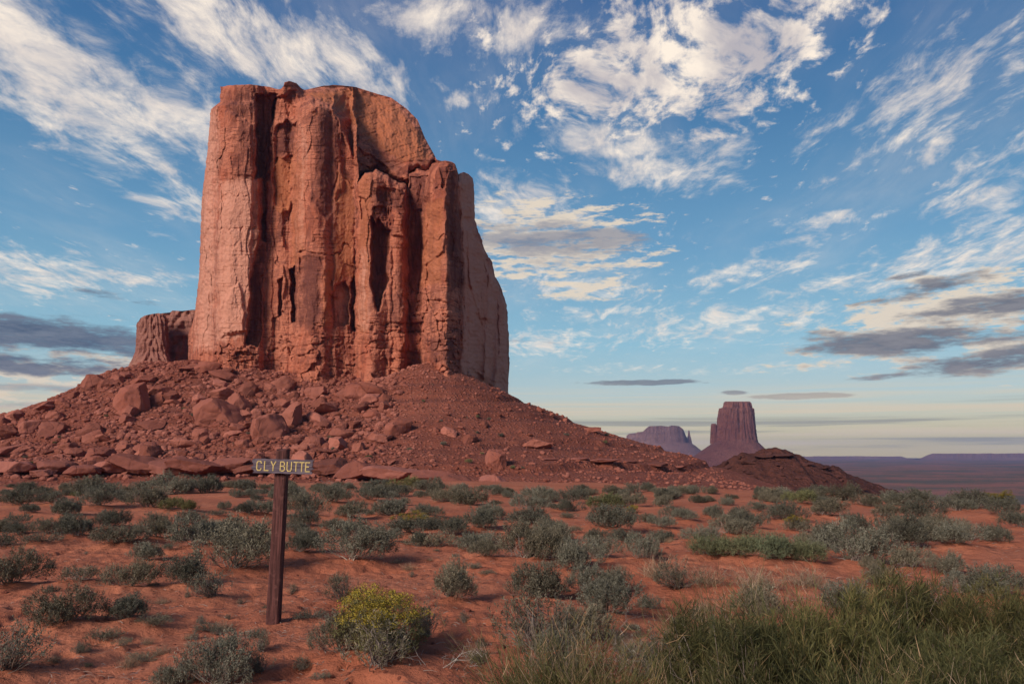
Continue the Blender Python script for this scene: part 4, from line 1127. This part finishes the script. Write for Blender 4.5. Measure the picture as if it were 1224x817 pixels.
# kinds: (prototype builder, natural width in metres)
protos = {
    's': [make_bush('sagebrush', 200 + i, .52 + .05 * (i % 3), 480, 27, (.030, .0078), M_sage, 1.0, .75, stems=16) for i in range(9)],
    't': [make_bush('thin_sagebrush', 230 + i, .62, 150, 13, (.042, .009), M_sage, .9, .9, stems=34) for i in range(3)],
    'l': [make_bush('low_sagebrush', 240 + i, .42, 260, 14, (.042, .010), M_sage, 1.3, .4, stems=20) for i in range(3)],
    'y': [make_bush('rabbitbrush', 250 + i, .66, 460, 18, (.050, .006), M_olive, 1.25, .9, flower=.34, stems=20) for i in range(2)],
    'o': [make_bush('rabbitbrush', 260 + i, .55, 400, 17, (.044, .009), M_olive, 1.0, .9, stems=14) for i in range(2)],
    'f': [make_bush('flowering_sagebrush', 270, .55, 380, 16, (.040, .010), M_sage, 1.0, .8, flower=.10, stems=14)],
    'g': [make_bush('green_broom', 280 + i, .50, 420, 17, (.060, .007), M_green, 1.1, 1.1, stems=14) for i in range(3)],
    'e': [make_broom('broom_shrub', 290 + i, M_broom, (.80, .92, .74, .86, .68)[i], (360, 430, 320, 400, 300)[i], .0050, (1.4, 1.1, 1.7, 1.3, 1.9)[i], True) for i in range(5)],
    'b': [make_bush('broom_shrub', 310 + i, .80, 420, 22, (.085, .0048), M_broom, 1.0, 1.7, stems=22) for i in range(3)],
    'd': [make_broom('dry_shrub', 300 + i, M_dry, .5, 150, .006, 1.7, True) for i in range(2)],
}
WIDTH = {'b': .98, 's': .98, 't': .95, 'l': 1.15, 'y': .95, 'o': .98, 'f': .98, 'g': .95, 'e': .95, 'd': .8}
KIND = {'b': 'tall broom shrub', 's': 'sagebrush', 't': 'thin-leaved sagebrush', 'l': 'low sagebrush', 'y': 'yellow-flowered rabbitbrush', 'o': 'olive-green rabbitbrush', 'f': 'sagebrush with yellow flowers', 'g': 'bright green broom shrub', 'e': 'tall broom shrub', 'd': 'dry tan shrub'}
used_proto = set()
def plant(kind, p, w, label, group=None, hs=1.0, i=None, cat='shrub'):
    lst = protos[kind]
    pr = lst[rnd.randrange(len(lst)) if i is None else i % len(lst)]
    if pr.name in used_proto: o = copy_tree(pr)
    else: used_proto.add(pr.name); o = pr
    k = w / WIDTH[kind]
    o.location = (p[0], p[1], p[2] - .015 * k); o.rotation_euler = (0, 0, rnd.uniform(0, 6.28)); o.scale = (k * rnd.uniform(.88, 1.14), k * rnd.uniform(.88, 1.14), k * hs)
    o['label'] = label; o['category'] = cat
    if group: o['group'] = group
    elif 'group' in o: del o['group']
    return o

# every shrub that can be made out: kind, px centre, px base, px width, own label (or None)
BUSH = [
 ('s', 8, 703, 62, 'dark sagebrush cut by the left picture edge, upper of two'), ('t', 4, 805, 70, 'tall blue-grey sagebrush cut by the left picture edge, lower of two'),
 ('l', 95, 698, 56, 'low spreading sagebrush, back left of the cluster near the left edge'), ('s', 150, 704, 48, 'dark sagebrush at the back right of the cluster near the left edge'), ('s', 78, 746, 62, 'wide sagebrush at the front left of the cluster near the left edge'),
 ('s', 152, 743, 52, 'rounded sagebrush at the front right of the cluster near the left edge'), ('l', 122, 764, 46, 'low straggling sagebrush lowest in the cluster near the left edge'), ('l', 148, 775, 24, None), ('l', 184, 750, 38, 'flat little sagebrush alone on the sand left of the post foot'),
 ('s', 208, 820, 46, 'sagebrush cut by the bottom edge, left of two'), ('s', 262, 822, 68, 'sagebrush cut by the bottom edge, right of two below the post'),
 ('s', 173, 672, 35, 'small round sagebrush standing alone left of the sign post'), ('s', 145, 651, 52, None), ('s', 187, 646, 48, None), ('l', 203, 660, 22, None), ('s', 240, 656, 58, None),
 ('s', 222, 700, 46, 'twiggy sagebrush on the left of the trio left of the post'), ('s', 278, 685, 72, 'largest bushy sagebrush of the trio left of the post'), ('t', 256, 717, 48, 'grey twiggy sagebrush in front of the trio left of the post'),
 ('s', 30, 640, 32, None), ('s', 57, 641, 36, None), ('l', 52, 652, 52, None), ('s', 95, 645, 52, None), ('s', 133, 633, 48, None),
 ('s', 25, 606, 50, None), ('s', 40, 614, 28, None), ('s', 80, 618, 46, None), ('s', 64, 604, 34, None), ('s', 118, 607, 48, None), ('s', 150, 599, 26, None), ('s', 178, 609, 52, None),
 ('o', 202, 612, 32, 'pale yellow-green rabbitbrush left of two, far left of the sign'), ('o', 226, 613, 30, 'pale yellow-green rabbitbrush right of two, far left of the sign'), ('s', 228, 628, 36, None), ('l', 258, 618, 28, None), ('s', 246, 589, 46, None), ('s', 200, 591, 52, None), ('s', 298, 617, 36, None), ('s', 292, 585, 38, None), ('l', 282, 623, 20, None),
 ('s', 108, 589, 46, None), ('s', 66, 577, 32, None), ('s', 310, 640, 30, None), ('s', 316, 617, 40, None),
 ('s', 355, 661, 40, 'upright sagebrush just right of the sign post'), ('l', 398, 641, 28, None), ('l', 434, 642, 28, None), ('s', 422, 675, 70, 'big round grey-green sagebrush alone on a sand mound right of the sign'), ('s', 460, 649, 36, None), ('f', 490, 642, 52, 'wide sagebrush with a touch of yellow behind the round one'),
 ('s', 415, 620, 38, None), ('s', 464, 618, 50, None), ('s', 438, 618, 14, None), ('s', 366, 619, 50, None), ('s', 358, 601, 42, None), ('s', 397, 602, 46, None), ('s', 438, 599, 40, None), ('s', 472, 593, 32, None),
 ('o', 482, 585, 36, 'pale yellow rabbitbrush against the rock ledge'), ('s', 514, 585, 34, None), ('s', 501, 594, 22, None), ('s', 536, 599, 38, None), ('s', 562, 606, 56, None), ('s', 588, 591, 28, None), ('s', 613, 594, 20, None), ('s', 594, 605, 14, None),
 ('s', 516, 619, 38, None), ('s', 534, 642, 42, None), ('s', 572, 635, 50, None), ('s', 545, 633, 28, None), ('s', 537, 719, 54, 'grey sagebrush on the sand upper right of the yellow rabbitbrush'), ('l', 567, 681, 22, None), ('s', 582, 668, 34, None), ('l', 583, 686, 20, None), ('s', 628, 672, 64, 'wide sagebrush near the picture centre below the bare slope'),
 ('t', 411, 722, 42, 'sparse twiggy sagebrush behind the yellow rabbitbrush'), ('l', 371, 742, 40, 'low twig mat on the sand beside the post foot'), ('t', 312, 808, 36, 'small bare sagebrush at the bottom edge below the post'), ('l', 382, 818, 24, None),
 ('s', 408, 792, 56, 'dark grey sagebrush growing against the left of the yellow rabbitbrush'), ('y', 457, 786, 140, 'large rabbitbrush topped with deep yellow flowers in the foreground'), ('t', 452, 808, 80, 'dark twiggy shrub growing under the yellow rabbitbrush'), ('t', 508, 766, 48, 'thin shrub growing against the right of the yellow rabbitbrush'),
 ('s', 638, 716, 62, 'sagebrush with dark heart below the picture centre'), ('l', 655, 681, 26, None), ('s', 690, 684, 48, 'sagebrush pair right of the picture centre, left one'), ('s', 718, 669, 36, 'sagebrush pair right of the picture centre, right one'), ('l', 682, 651, 22, None), ('l', 682, 639, 28, None), ('s', 662, 632, 26, None), ('s', 638, 629, 54, None), ('s', 632, 611, 42, None), ('s', 650, 599, 42, None), ('s', 664, 610, 18, None), ('l', 680, 621, 30, None),
 ('s', 680, 602, 38, None), ('o', 720, 611, 48, 'dark green rabbitbrush with yellow top behind the dark oval sagebrush'), ('s', 753, 608, 36, None), ('s', 732, 634, 60, 'dark oval sagebrush below the right slope'), ('y', 757, 614, 18, 'small bright yellow rabbitbrush right of the dark oval sagebrush'), ('s', 774, 626, 26, None), ('s', 790, 632, 30, None),
 ('s', 752, 651, 38, None), ('s', 766, 669, 38, None), ('l', 789, 666, 18, None), ('s', 805, 621, 30, None), ('s', 820, 624, 28, None), ('s', 790, 608, 30, None), ('s', 835, 649, 44, None), ('s', 868, 642, 54, None), ('s', 895, 634, 42, None),
 ('g', 848, 670, 60, 'bright green broom shrub at the left end of the green bank'), ('g', 884, 672, 62, 'bright green broom shrub second from left in the green bank'), ('g', 925, 675, 64, 'bright green broom shrub third from left in the green bank'), ('g', 964, 677, 58, 'bright green broom shrub at the right end of the green bank'),
 ('d', 790, 694, 54, 'dry tan shrub left of the green bank'), ('t', 812, 708, 54, 'dark twiggy shrub in front of the dry tan shrub'), ('d', 846, 704, 44, 'dry tan shrub just above the tall broom, left'), ('d', 905, 706, 52, 'dry tan shrub just above the tall broom, middle'), ('d', 965, 704, 56, 'dry seedy shrub in front of the green bank, right end'),
 ('s', 712, 709, 46, None), ('s', 738, 712, 38, None), ('s', 725, 738, 70, 'broad dark sagebrush in the middle of the foreground'), ('l', 778, 729, 38, None), ('t', 650, 786, 96, 'large dark twiggy sagebrush in the foreground, left of the tall broom'), ('s', 697, 772, 62, 'dark sagebrush behind the broom at the bottom centre'),
 ('s', 1032, 641, 50, None), ('s', 1022, 677, 64, 'wide dark sagebrush in the mid-ground right of the green bank'), ('s', 1080, 659, 56, None), ('s', 1089, 682, 46, 'dark sagebrush with pale dead twigs behind the tall broom'), ('s', 1131, 688, 40, 'smaller dark sagebrush right behind the tall broom'), ('s', 1047, 684, 24, None), ('l', 1013, 676, 12, None),
 ('s', 1145, 655, 60, 'biggest sagebrush of the right side, spread over a sand mound'), ('s', 1196, 650, 50, 'dark sagebrush at the right edge beside the biggest one'), ('s', 1108, 633, 40, None), ('s', 1102, 622, 52, None), ('s', 944, 625, 50, None), ('f', 950, 638, 42, 'round sagebrush with a yellow flower patch on top'), ('s', 984, 619, 50, None), ('o', 955, 604, 40, 'yellow-green rabbitbrush below the dark hill'),
 ('s', 1010, 600, 46, None), ('s', 1054, 620, 40, None), ('s', 1067, 606, 42, None), ('s', 1107, 603, 48, None), ('s', 1160, 610, 54, None), ('s', 1194, 618, 44, None), ('y', 1193, 608, 36, 'yellow rabbitbrush at the far right edge of the plain, left of two'), ('y', 1216, 603, 24, 'yellow rabbitbrush at the far right edge of the plain, right of two'), ('s', 1145, 614, 44, None),
 ('s', 1192, 716, 66, 'dark sagebrush above the tall broom at the right edge'), ('s', 1076, 634, 34, None), ('s', 908, 613, 26, None), ('s', 1222, 634, 44, None), ('s', 1150, 712, 40, None), ('s', 1060, 700, 34, None),
]
MZONE = ((0, 330, 'left of the sign'), (330, 620, 'between the sign and the picture centre'), (620, 850, 'right of the picture centre'), (850, 1300, 'on the right of the plain'))
def place_bushes():
    pts = []
    q = hit(326.5, 749, lambda a, b: ground_h(a, b, False), 3, 20)
    MOUNDS.append((q[0], q[1], .28, .045))
    for (k, px, py, w, lab) in BUSH:
        p = hit(px, py, lambda a, b: ground_h(a, b, False), 1.5, 90)
        pts.append(p)
        if p and p[1] < 30:
            wm = w / F * p[1]; MOUNDS.append((p[0], p[1], wm * .62, min(.10, .10 * wm)))
    return pts
PTS = place_bushes()

def build_bushes():
    rg = random.Random(3)
    for (k, px, py, w, lab), p in zip(BUSH, PTS):
        if p is None: continue
        z = float(ground_h(np.array([p[0]]), np.array([p[1]]))[0])
        wm = w / F * p[1]
        grp = None
        if lab is None:
            zn = [q[2] for q in MZONE if q[0] <= px < q[1]][0]
            dist = 'close' if p[1] < 14 else 'midway' if p[1] < 24 else 'far back'
            size = 'small' if wm < .6 else 'mid-sized' if wm < 1.05 else 'large'
            lab = f'{size} grey-green {KIND[k]} {dist} on the sand {zn}'
            grp = 'sagebrush dotted over the red sand'
        plant(k, (p[0], p[1], z), wm * ((1.5 if py > 655 else 1.24) if k in 'stfo' else 1.12), lab, grp, hs=rg.uniform(.60, .80) * (1.1 if py > 655 else .88) if k != 'y' else .58)
    cnt = 0
    while cnt < 105:
        px = rg.uniform(0, 1224); py = 588 + 70 * rg.random() ** 1.5
        if any(abs(px - q[1]) < (q[3] + 20) * .45 and abs(py - q[2]) < 9 for q in BUSH): continue
        p = hit(px, py, lambda a, b: ground_h(a, b, False), 5, 100)
        if p is None: continue
        cnt += 1
        zn = [q[2] for q in MZONE if q[0] <= px < q[1]][0]
        plant('s' if rg.random() < .8 else 'l', p, rg.uniform(.4, 1.05), f'small grey-green sagebrush filling the gaps between larger ones {zn}', 'sagebrush dotted over the red sand', hs=rg.uniform(.65, .85))
    # the far rows along the lip of the plain
    cnt = 0
    while cnt < 95:
        px = rg.uniform(-20, 1240)
        lip = np.interp(px, [0, 300, 600, 900, 1224], [578, 580, 582, 588, 596])
        py = lip + 1 + rg.random() ** 1.4 * 14
        p = hit(px, py, lambda a, b: ground_h(a, b, False), 10, 100)
        if p is None: continue
        cnt += 1
        w = rg.uniform(.7, 1.45)
        side = 'left' if px < 420 else 'middle' if px < 820 else 'right'
        plant('s' if rg.random() < .93 else 'o', p, w, f'grey shrub in the farthest {side} row along the lip of the plain', 'shrubs along the far lip of the plain', hs=rg.uniform(.48, .68))
    # tall broom filling the lower right corner
    spots = [(1160, 3.9), (1045, 3.7), (940, 3.9), (1240, 4.3), (1110, 4.5), (1000, 4.4), (1190, 4.9), (1075, 5.1), (970, 5.0), (905, 4.7), (1230, 5.5), (1140, 5.7), (1030, 5.8), (1300, 5.0), (880, 5.4), (940, 5.9), (850, 5.0), (1090, 6.3), (1200, 6.4)]
    for i, (px, d) in enumerate(spots):
        x = (px - 612) / F * d; z = float(ground_h(np.array([x]), np.array([d]))[0])
        plant('b' if i % 5 in (1, 2, 3, 4) else 'e', (x, d, z), rg.uniform(.82, 1.12), 'tall olive-green broom shrub in the thick bank at the lower right', 'tall broom shrubs at the lower right', hs=rg.uniform(.66, .96), i=i)
    for i, (px, d, w, lab) in enumerate(((640, 5.3, .8, 'thin broom shrub at the bottom centre, left of three'), (700, 5.0, .8, 'thin broom shrub at the bottom centre, middle of three'), (765, 5.1, .78, 'thin broom shrub at the bottom centre, right of three'), (822, 5.6, .75, 'broom shrub at the left flank of the thick bank'), (835, 6.4, .75, 'broom shrub leaning out at the upper left of the thick bank'))):
        x = (px - 612) / F * d; z = float(ground_h(np.array([x]), np.array([d]))[0])
        plant('e', (x, d, z), w, lab, hs=.9, i=i + 2)
    for i, (px, py, w, k, lab) in enumerate(((905, 735, 60, 's', 'grey sagebrush growing out of the broom bank, left'), (1010, 728, 64, 's', 'grey sagebrush growing out of the broom bank, middle'), (1120, 730, 60, 't', 'twiggy sagebrush growing out of the broom bank, right'), (860, 800, 90, 't', 'twiggy grey shrub at the bottom left of the broom bank'), (690, 812, 100, 't', 'twiggy grey shrub at the bottom centre'), (780, 812, 80, 't', 'twiggy grey shrub at the bottom edge left of the broom bank'))):
        p = hit(px, py, lambda a, b: ground_h(a, b, False), 1.5, 90)
        plant(k, p, w / F * p[1] * 1.3, lab, hs=.85)
    cnt = 0
    while cnt < 70:
        px = rg.uniform(10, 860); py = rg.uniform(640, 800)
        if any(abs(px - q[1]) < q[3] * .6 and -q[3] * .6 < py - q[2] < 12 for q in BUSH): continue
        p = hit(px, py, ground_h, 3, 30)
        if p is None: continue
        cnt += 1
        plant(('l', 't', 'd')[cnt % 3], p, rg.uniform(.10, .30), 'tiny dry sprig sprouting from the open red sand', 'sprigs on the open sand', hs=rg.uniform(.6, 1))
    # dead wood
    deads = [make_dead(400 + i) for i in range(4)]
    for i, (px, py, w, lab) in enumerate(((528, 800, 90, 'pale dead branches curling out right of the yellow rabbitbrush'), (700, 800, 110, 'bleached dead branches in the middle of the bottom edge'), (770, 795, 110, 'bleached dead branches left of the tall broom'), (845, 770, 90, 'grey dead branches leaning on the left of the tall broom'),
                                      (545, 700, 44, 'pale dead twig on the left of the grey sagebrush'), (690, 745, 60, 'pale dead twigs in front of the broad dark sagebrush'), (1075, 690, 44, 'pale dead twigs arching over a dark sagebrush behind the broom'), (392, 746, 26, 'dead twig lying on the sand near the post'), (900, 790, 110, 'grey dead stalks inside the left part of the tall broom'), (405, 560 + 22, 40, 'bare pale twigs in front of the ledge right of the sign'))):
        p = hit(px, py, lambda a, b: ground_h(a, b, False), 1.5, 90)
        if p is None: continue
        o = deads[i] if i < 4 else deads[i % 4].copy()
        if i >= 4: C.objects.link(o)
        k = w / F * p[1] / .9
        o.location = (p[0], p[1], p[2] + .0); o.scale = (k, k, k); o.rotation_euler = (0, 0, rnd.uniform(0, 6.28))
        tag(o, lab, 'dead branches')
    # shrubs growing on the slope
    for _ in range(46):
        px = rg.uniform(20, 760); py = rg.uniform(520, 566) if rg.random() < .75 else rg.uniform(480, 530)
        p = hit(px, py, talus_h, 135, 300)
        if p is None: continue
        plant('s' if rg.random() < .6 else 'o', p, rg.uniform(1.0, 2.4), 'tiny dark shrub among the rocks of the talus slope' if px < 520 else 'tiny shrub on the bare part of the talus slope', 'shrubs on the talus slope', hs=.75)

def build_litter():
    rg = np.random.default_rng(77)
    vs, fs, ts, off = [], [], [], 0
    n = 7000
    a = rg.uniform(-.62, .62, n); r = np.exp(rg.uniform(math.log(4.5), math.log(26), n))
    X = r * np.sin(a); Y = r * np.cos(a); Z = ground_h(X, Y)
    ang = rg.uniform(0, 6.28, n); L = rg.uniform(.02, .11, n)
    d = np.stack([np.cos(ang), np.sin(ang), rg.uniform(-.05, .25, n)], -1)
    p0 = np.stack([X, Y, Z + .004], -1); p2 = p0 + d * L[:, None]; p1 = (p0 + p2) / 2 + np.array([0, 0, .008])
    v, f, t = blades(p0, p1, p2, rg.uniform(.003, .007, n), rg, rg.uniform(0, .55, n))
    o = mesh_obj('twig_litter', v, f, M_wood, None, False, {'tone': t})
    tag(o, 'fine twig litter strewn on the red sand', 'litter', kind='stuff')
    g0 = [rock_geo(500 + i, 2, (1, .8, .6), rough=0)[0] for i in range(6)]; f0 = ICO[2][1]
    V, Fc = [], []
    for i in range(1600):
        aa = rg.uniform(-.62, .62); rr = math.exp(rg.uniform(math.log(4.5), math.log(24))); x, y = rr * math.sin(aa), rr * math.cos(aa)
        V.append(g0[i % 6] * rg.uniform(.006, .026) * (1 + 1.2 * (i % 19 == 0)) + np.array([x, y, 0])); Fc.append(f0 + i * len(g0[0]))
    V = np.concatenate(V); V[:, 2] += ground_h(V[:, 0], V[:, 1])
    o = mesh_obj('pebbles', V, np.concatenate(Fc), M_rock, smooth=False)
    tag(o, 'tiny pebbles and clods on the red sand', 'pebbles', kind='stuff')

# ------------------------------------------------------------------ the sign
def post_build(t):
    P = t.new('ShaderNodeTexCoord').outputs['Object']
    g = t.noise(t.mapping(P, scale=(1, 1, .05)), 60, 8, .65, .5); n = t.noise(P, 14, 6, .65)
    col = t.mix(t.ss(g, .38, .66), (.055, .022, .020), (.135, .052, .045))
    col = t.mix(t.ss(n, .52, .72, 0, .6), col, (.20, .085, .07))
    return col, t.bump(t.m('ADD', g, t.m('MULTIPLY', n, .4)), .012, .9)
def board_build(t):
    P = t.new('ShaderNodeTexCoord').outputs['Object']
    g = t.noise(t.mapping(P, scale=(.05, 1, 1)), 70, 8, .65, .5); n = t.noise(P, 18, 6, .65)
    col = t.mix(t.ss(g, .36, .66), (.075, .055, .072), (.185, .145, .165))
    col = t.mix(t.ss(n, .50, .70, 0, .6), col, (.05, .035, .045))
    return col, t.bump(t.m('ADD', g, t.m('MULTIPLY', n, .3)), .008, .9)
def paint_build(t):
    P = t.new('ShaderNodeTexCoord').outputs['Object']
    n = t.noise(P, 60, 6, .7)
    return t.mix(t.ss(n, .44, .66, 0, .85), (.60, .45, .17), (.30, .20, .09)), None
M_post = material('weathered_red_wood', post_build, .9, .15)
M_board = material('grey_board_wood', board_build, .88, .15)
M_paint = material('cream_paint', paint_build, .7, .2)

M_nail = material('rusty_nail', lambda t: ((.09, .05, .04), None), .6, .4)

def build_sign():
    import bmesh
    p = hit(326.5, 749, lambda a, b: ground_h(a, b, False), 3, 20)
    gz = float(ground_h(np.array([p[0]]), np.array([p[1]]))[0])
    Yp = p[1]
    root = empty('signpost', (p[0], Yp, gz))
    tag(root, 'weathered wooden signpost with a small board reading CLY BUTTE', 'signpost')
    px_m = Yp / F
    tx, ty, tz = at(338.5, 537.5, Yp + .02)
    H = tz - gz; lean = (tx - p[0])
    hw = 7.0 * px_m
    # post: squared timber with worn edges and an uneven top
    n = 40
    V, fs = [], []
    prof = []
    c = .22
    for s in ((1, c), (c, 1), (-c, 1), (-1, c), (-1, -c), (-c, -1), (c, -1), (1, -c)):
        prof.append((np.sign(s[0]) * (1 if abs(s[0]) == 1 else .80), np.sign(s[1]) * (1 if abs(s[1]) == 1 else .80)))
    prof = np.array(prof)
    for i in range(n):
        tt = i / (n - 1); z = -.35 + (H + .35) * tt
        for j, (a, b) in enumerate(prof):
            w = hw * (1.06 - .12 * tt) * (1 + .035 * vn2(np.array([z * 3 + j * 5]), np.array([j * 2.3]), 5)[0])
            zz = z + (.010 * math.sin(j * 2.1) if i == n - 1 else 0)
            V.append((lean * max(z, -.35) / H + a * w, .02 * z / H + b * w, zz))
    fs = [tuple(q) for q in grid_faces(n, 8, True)]
    V.append((lean, .02, H + .014)); ci = len(V) - 1
    fs += [(ci, (n - 1) * 8 + i, (n - 1) * 8 + (i + 1) % 8) for i in range(8)]
    mesh_obj('post', V, fs, M_post, root, False)
    # board, frayed and pointed at both ends
    bx, by, bz = at(338, 557, Yp - hw - .016)
    bw = 38.5 * px_m; bh = 8.2 * px_m; th = .012
    out = []
    rgx = np.random.default_rng(4)
    for k in range(9): out.append((bw * (.97 - .13 * abs(math.sin(k * 1.9 + .6)) * (.4 + .6 * rgx.random())), -bh + 2 * bh * k / 8))
    top = [(bw * (.8 - 1.6 * k / 14), bh * (1 + .03 * math.sin(k * 2.2))) for k in range(15)]
    lf = [(-bw * (.97 - .13 * abs(math.sin(k * 2.3 + 1.1)) * (.4 + .6 * rgx.random())), bh - 2 * bh * k / 8) for k in range(9)]
    bot = [(-bw * (.8 - 1.6 * k / 14), -bh * (1 + .04 * math.sin(k * 1.7))) for k in range(15)]
    pts = out + top[1:-1] + lf + bot[1:-1]
    m = len(pts)
    V = [(a, -th, b) for a, b in pts] + [(a, th, b) for a, b in pts]
    fs = [tuple(range(m))[::-1], tuple(range(m, 2 * m))] + [(i, (i + 1) % m, m + (i + 1) % m, m + i) for i in range(m)]
    bd = mesh_obj('board', V, fs, M_board, root, False)
    bd.location = (bx - p[0], by - Yp, bz - gz); bd.rotation_euler = (0, R(1.6), R(0))
    bm = bmesh.new(); bm.from_mesh(bd.data); bmesh.ops.recalc_face_normals(bm, faces=bm.faces); bm.to_mesh(bd.data); bm.free()
    # lettering: painted strokes a few mm proud of the board
    G = {'C': [[(.95, .80), (.78, 1), (.22, 1), (0, .82), (0, .18), (.22, 0), (.78, 0), (.95, .20)]],
         'L': [[(.1, 1), (.1, 0), (.95, 0)]], 'Y': [[(0, 1), (.5, .5), (1, 1)], [(.5, .5), (.5, 0)]],
         'B': [[(.05, 0), (.05, 1), (.7, 1), (.92, .85), (.92, .65), (.7, .52), (.05, .52)], [(.7, .52), (.98, .38), (.98, .14), (.75, 0), (.05, 0)]],
         'U': [[(.02, 1), (.02, .2), (.22, 0), (.78, 0), (.98, .2), (.98, 1)]], 'T': [[(0, 1), (1, 1)], [(.5, 1), (.5, 0)]],
         'E': [[(.95, 1), (.08, 1), (.08, 0), (.95, 0)], [(.08, .52), (.75, .52)]]}
    lay = [('C', 308.2), ('L', 316.6), ('Y', 324.6), ('B', 335.4), ('U', 343.4), ('T', 351.2), ('T', 358.0), ('E', 364.8)]
    lw = 5.3 * px_m; lh = 10.4 * px_m; st = .95 * px_m
    cnt = 0
    words = {0: ([], []), 1: ([], [])}
    for ch, lx in lay:
        V, fs = words[int(lx > 330)]
        x0 = (lx - 338.0) * px_m; z0 = -lh / 2
        for line in G[ch]:
            for (a, b), (c2, d2) in zip(line[:-1], line[1:]):
                A = np.array([x0 + a * lw, z0 + b * lh]); B = np.array([x0 + c2 * lw, z0 + d2 * lh])
                dd = (B - A) / (np.linalg.norm(B - A) + 1e-9); nn = np.array([-dd[1], dd[0]])
                A = A - dd * st * .45; B = B + dd * st * .45
                yo = -th - .003 - .00025 * (cnt % 9); cnt += 1
                q = [A + nn * st * .62, A - nn * st * .62, B - nn * st * .62, B + nn * st * .62]
                o_ = len(V)
                V += [(w_[0], yo, w_[1]) for w_ in q] + [(w_[0], -th + .001, w_[1]) for w_ in q]
                fs += [tuple(o_ + i for i in (0, 1, 2, 3)), (o_, o_ + 4, o_ + 5, o_ + 1), (o_ + 1, o_ + 5, o_ + 6, o_ + 2), (o_ + 2, o_ + 6, o_ + 7, o_ + 3), (o_ + 3, o_ + 7, o_ + 4, o_)]
    for V, fs in words.values(): mesh_obj('lettering', V, fs, M_paint, bd, False)
    for zx in (-.022, .024):
        bmn = bmesh.new(); bmesh.ops.create_uvsphere(bmn, u_segments=10, v_segments=6, radius=.006)
        me = bpy.data.meshes.new('nail'); bmn.to_mesh(me); bmn.free(); me.materials.append(M_nail)
        o = bpy.data.objects.new('nail', me); C.objects.link(o); o.parent = bd; o.location = (.004, -th - .001, zx); o.scale = (1, .5, 1)

# ------------------------------------------------------------------ air
def build_haze():
    z0, z1 = -95.0, 190.0
    x, y0, y1 = 12100.0, -12100.0, 12100.0
    # the box encloses the ground sheet's visible reach
    V = [(-x, y0, z0), (x, y0, z0), (x, y1, z0), (-x, y1, z0), (-x, y0, z1), (x, y0, z1), (x, y1, z1), (-x, y1, z1)]
    fs = [(0, 3, 2, 1), (4, 5, 6, 7), (0, 1, 5, 4), (1, 2, 6, 5), (2, 3, 7, 6), (3, 0, 4, 7)]
    m = bpy.data.materials.new('haze'); m.use_nodes = True
    t = NT(m.node_tree)
    out = t.new('ShaderNodeOutputMaterial'); pv = t.new('ShaderNodeVolumePrincipled')
    pv.inputs['Color'].default_value = (.31, .41, .78, 1)
    pv.inputs['Density'].default_value = HAZE
    pv.inputs['Anisotropy'].default_value = 0.0
    t.l.new(pv.outputs[0], out.inputs['Volume'])
    o = mesh_obj('haze', V, fs, m, None, False)
    tag(o, kind='stuff')
HAZE = 5.5e-5

build_ground()
build_talus()
build_mound()
build_butte()
build_back_butte()
build_far()
build_haze()
build_rocks()
build_bushes()
build_litter()
build_sign()
for lst in protos.values():
    for pr in lst:
        if pr.name not in used_proto:
            for ch in list(pr.children): bpy.data.objects.remove(ch)
            bpy.data.objects.remove(pr)
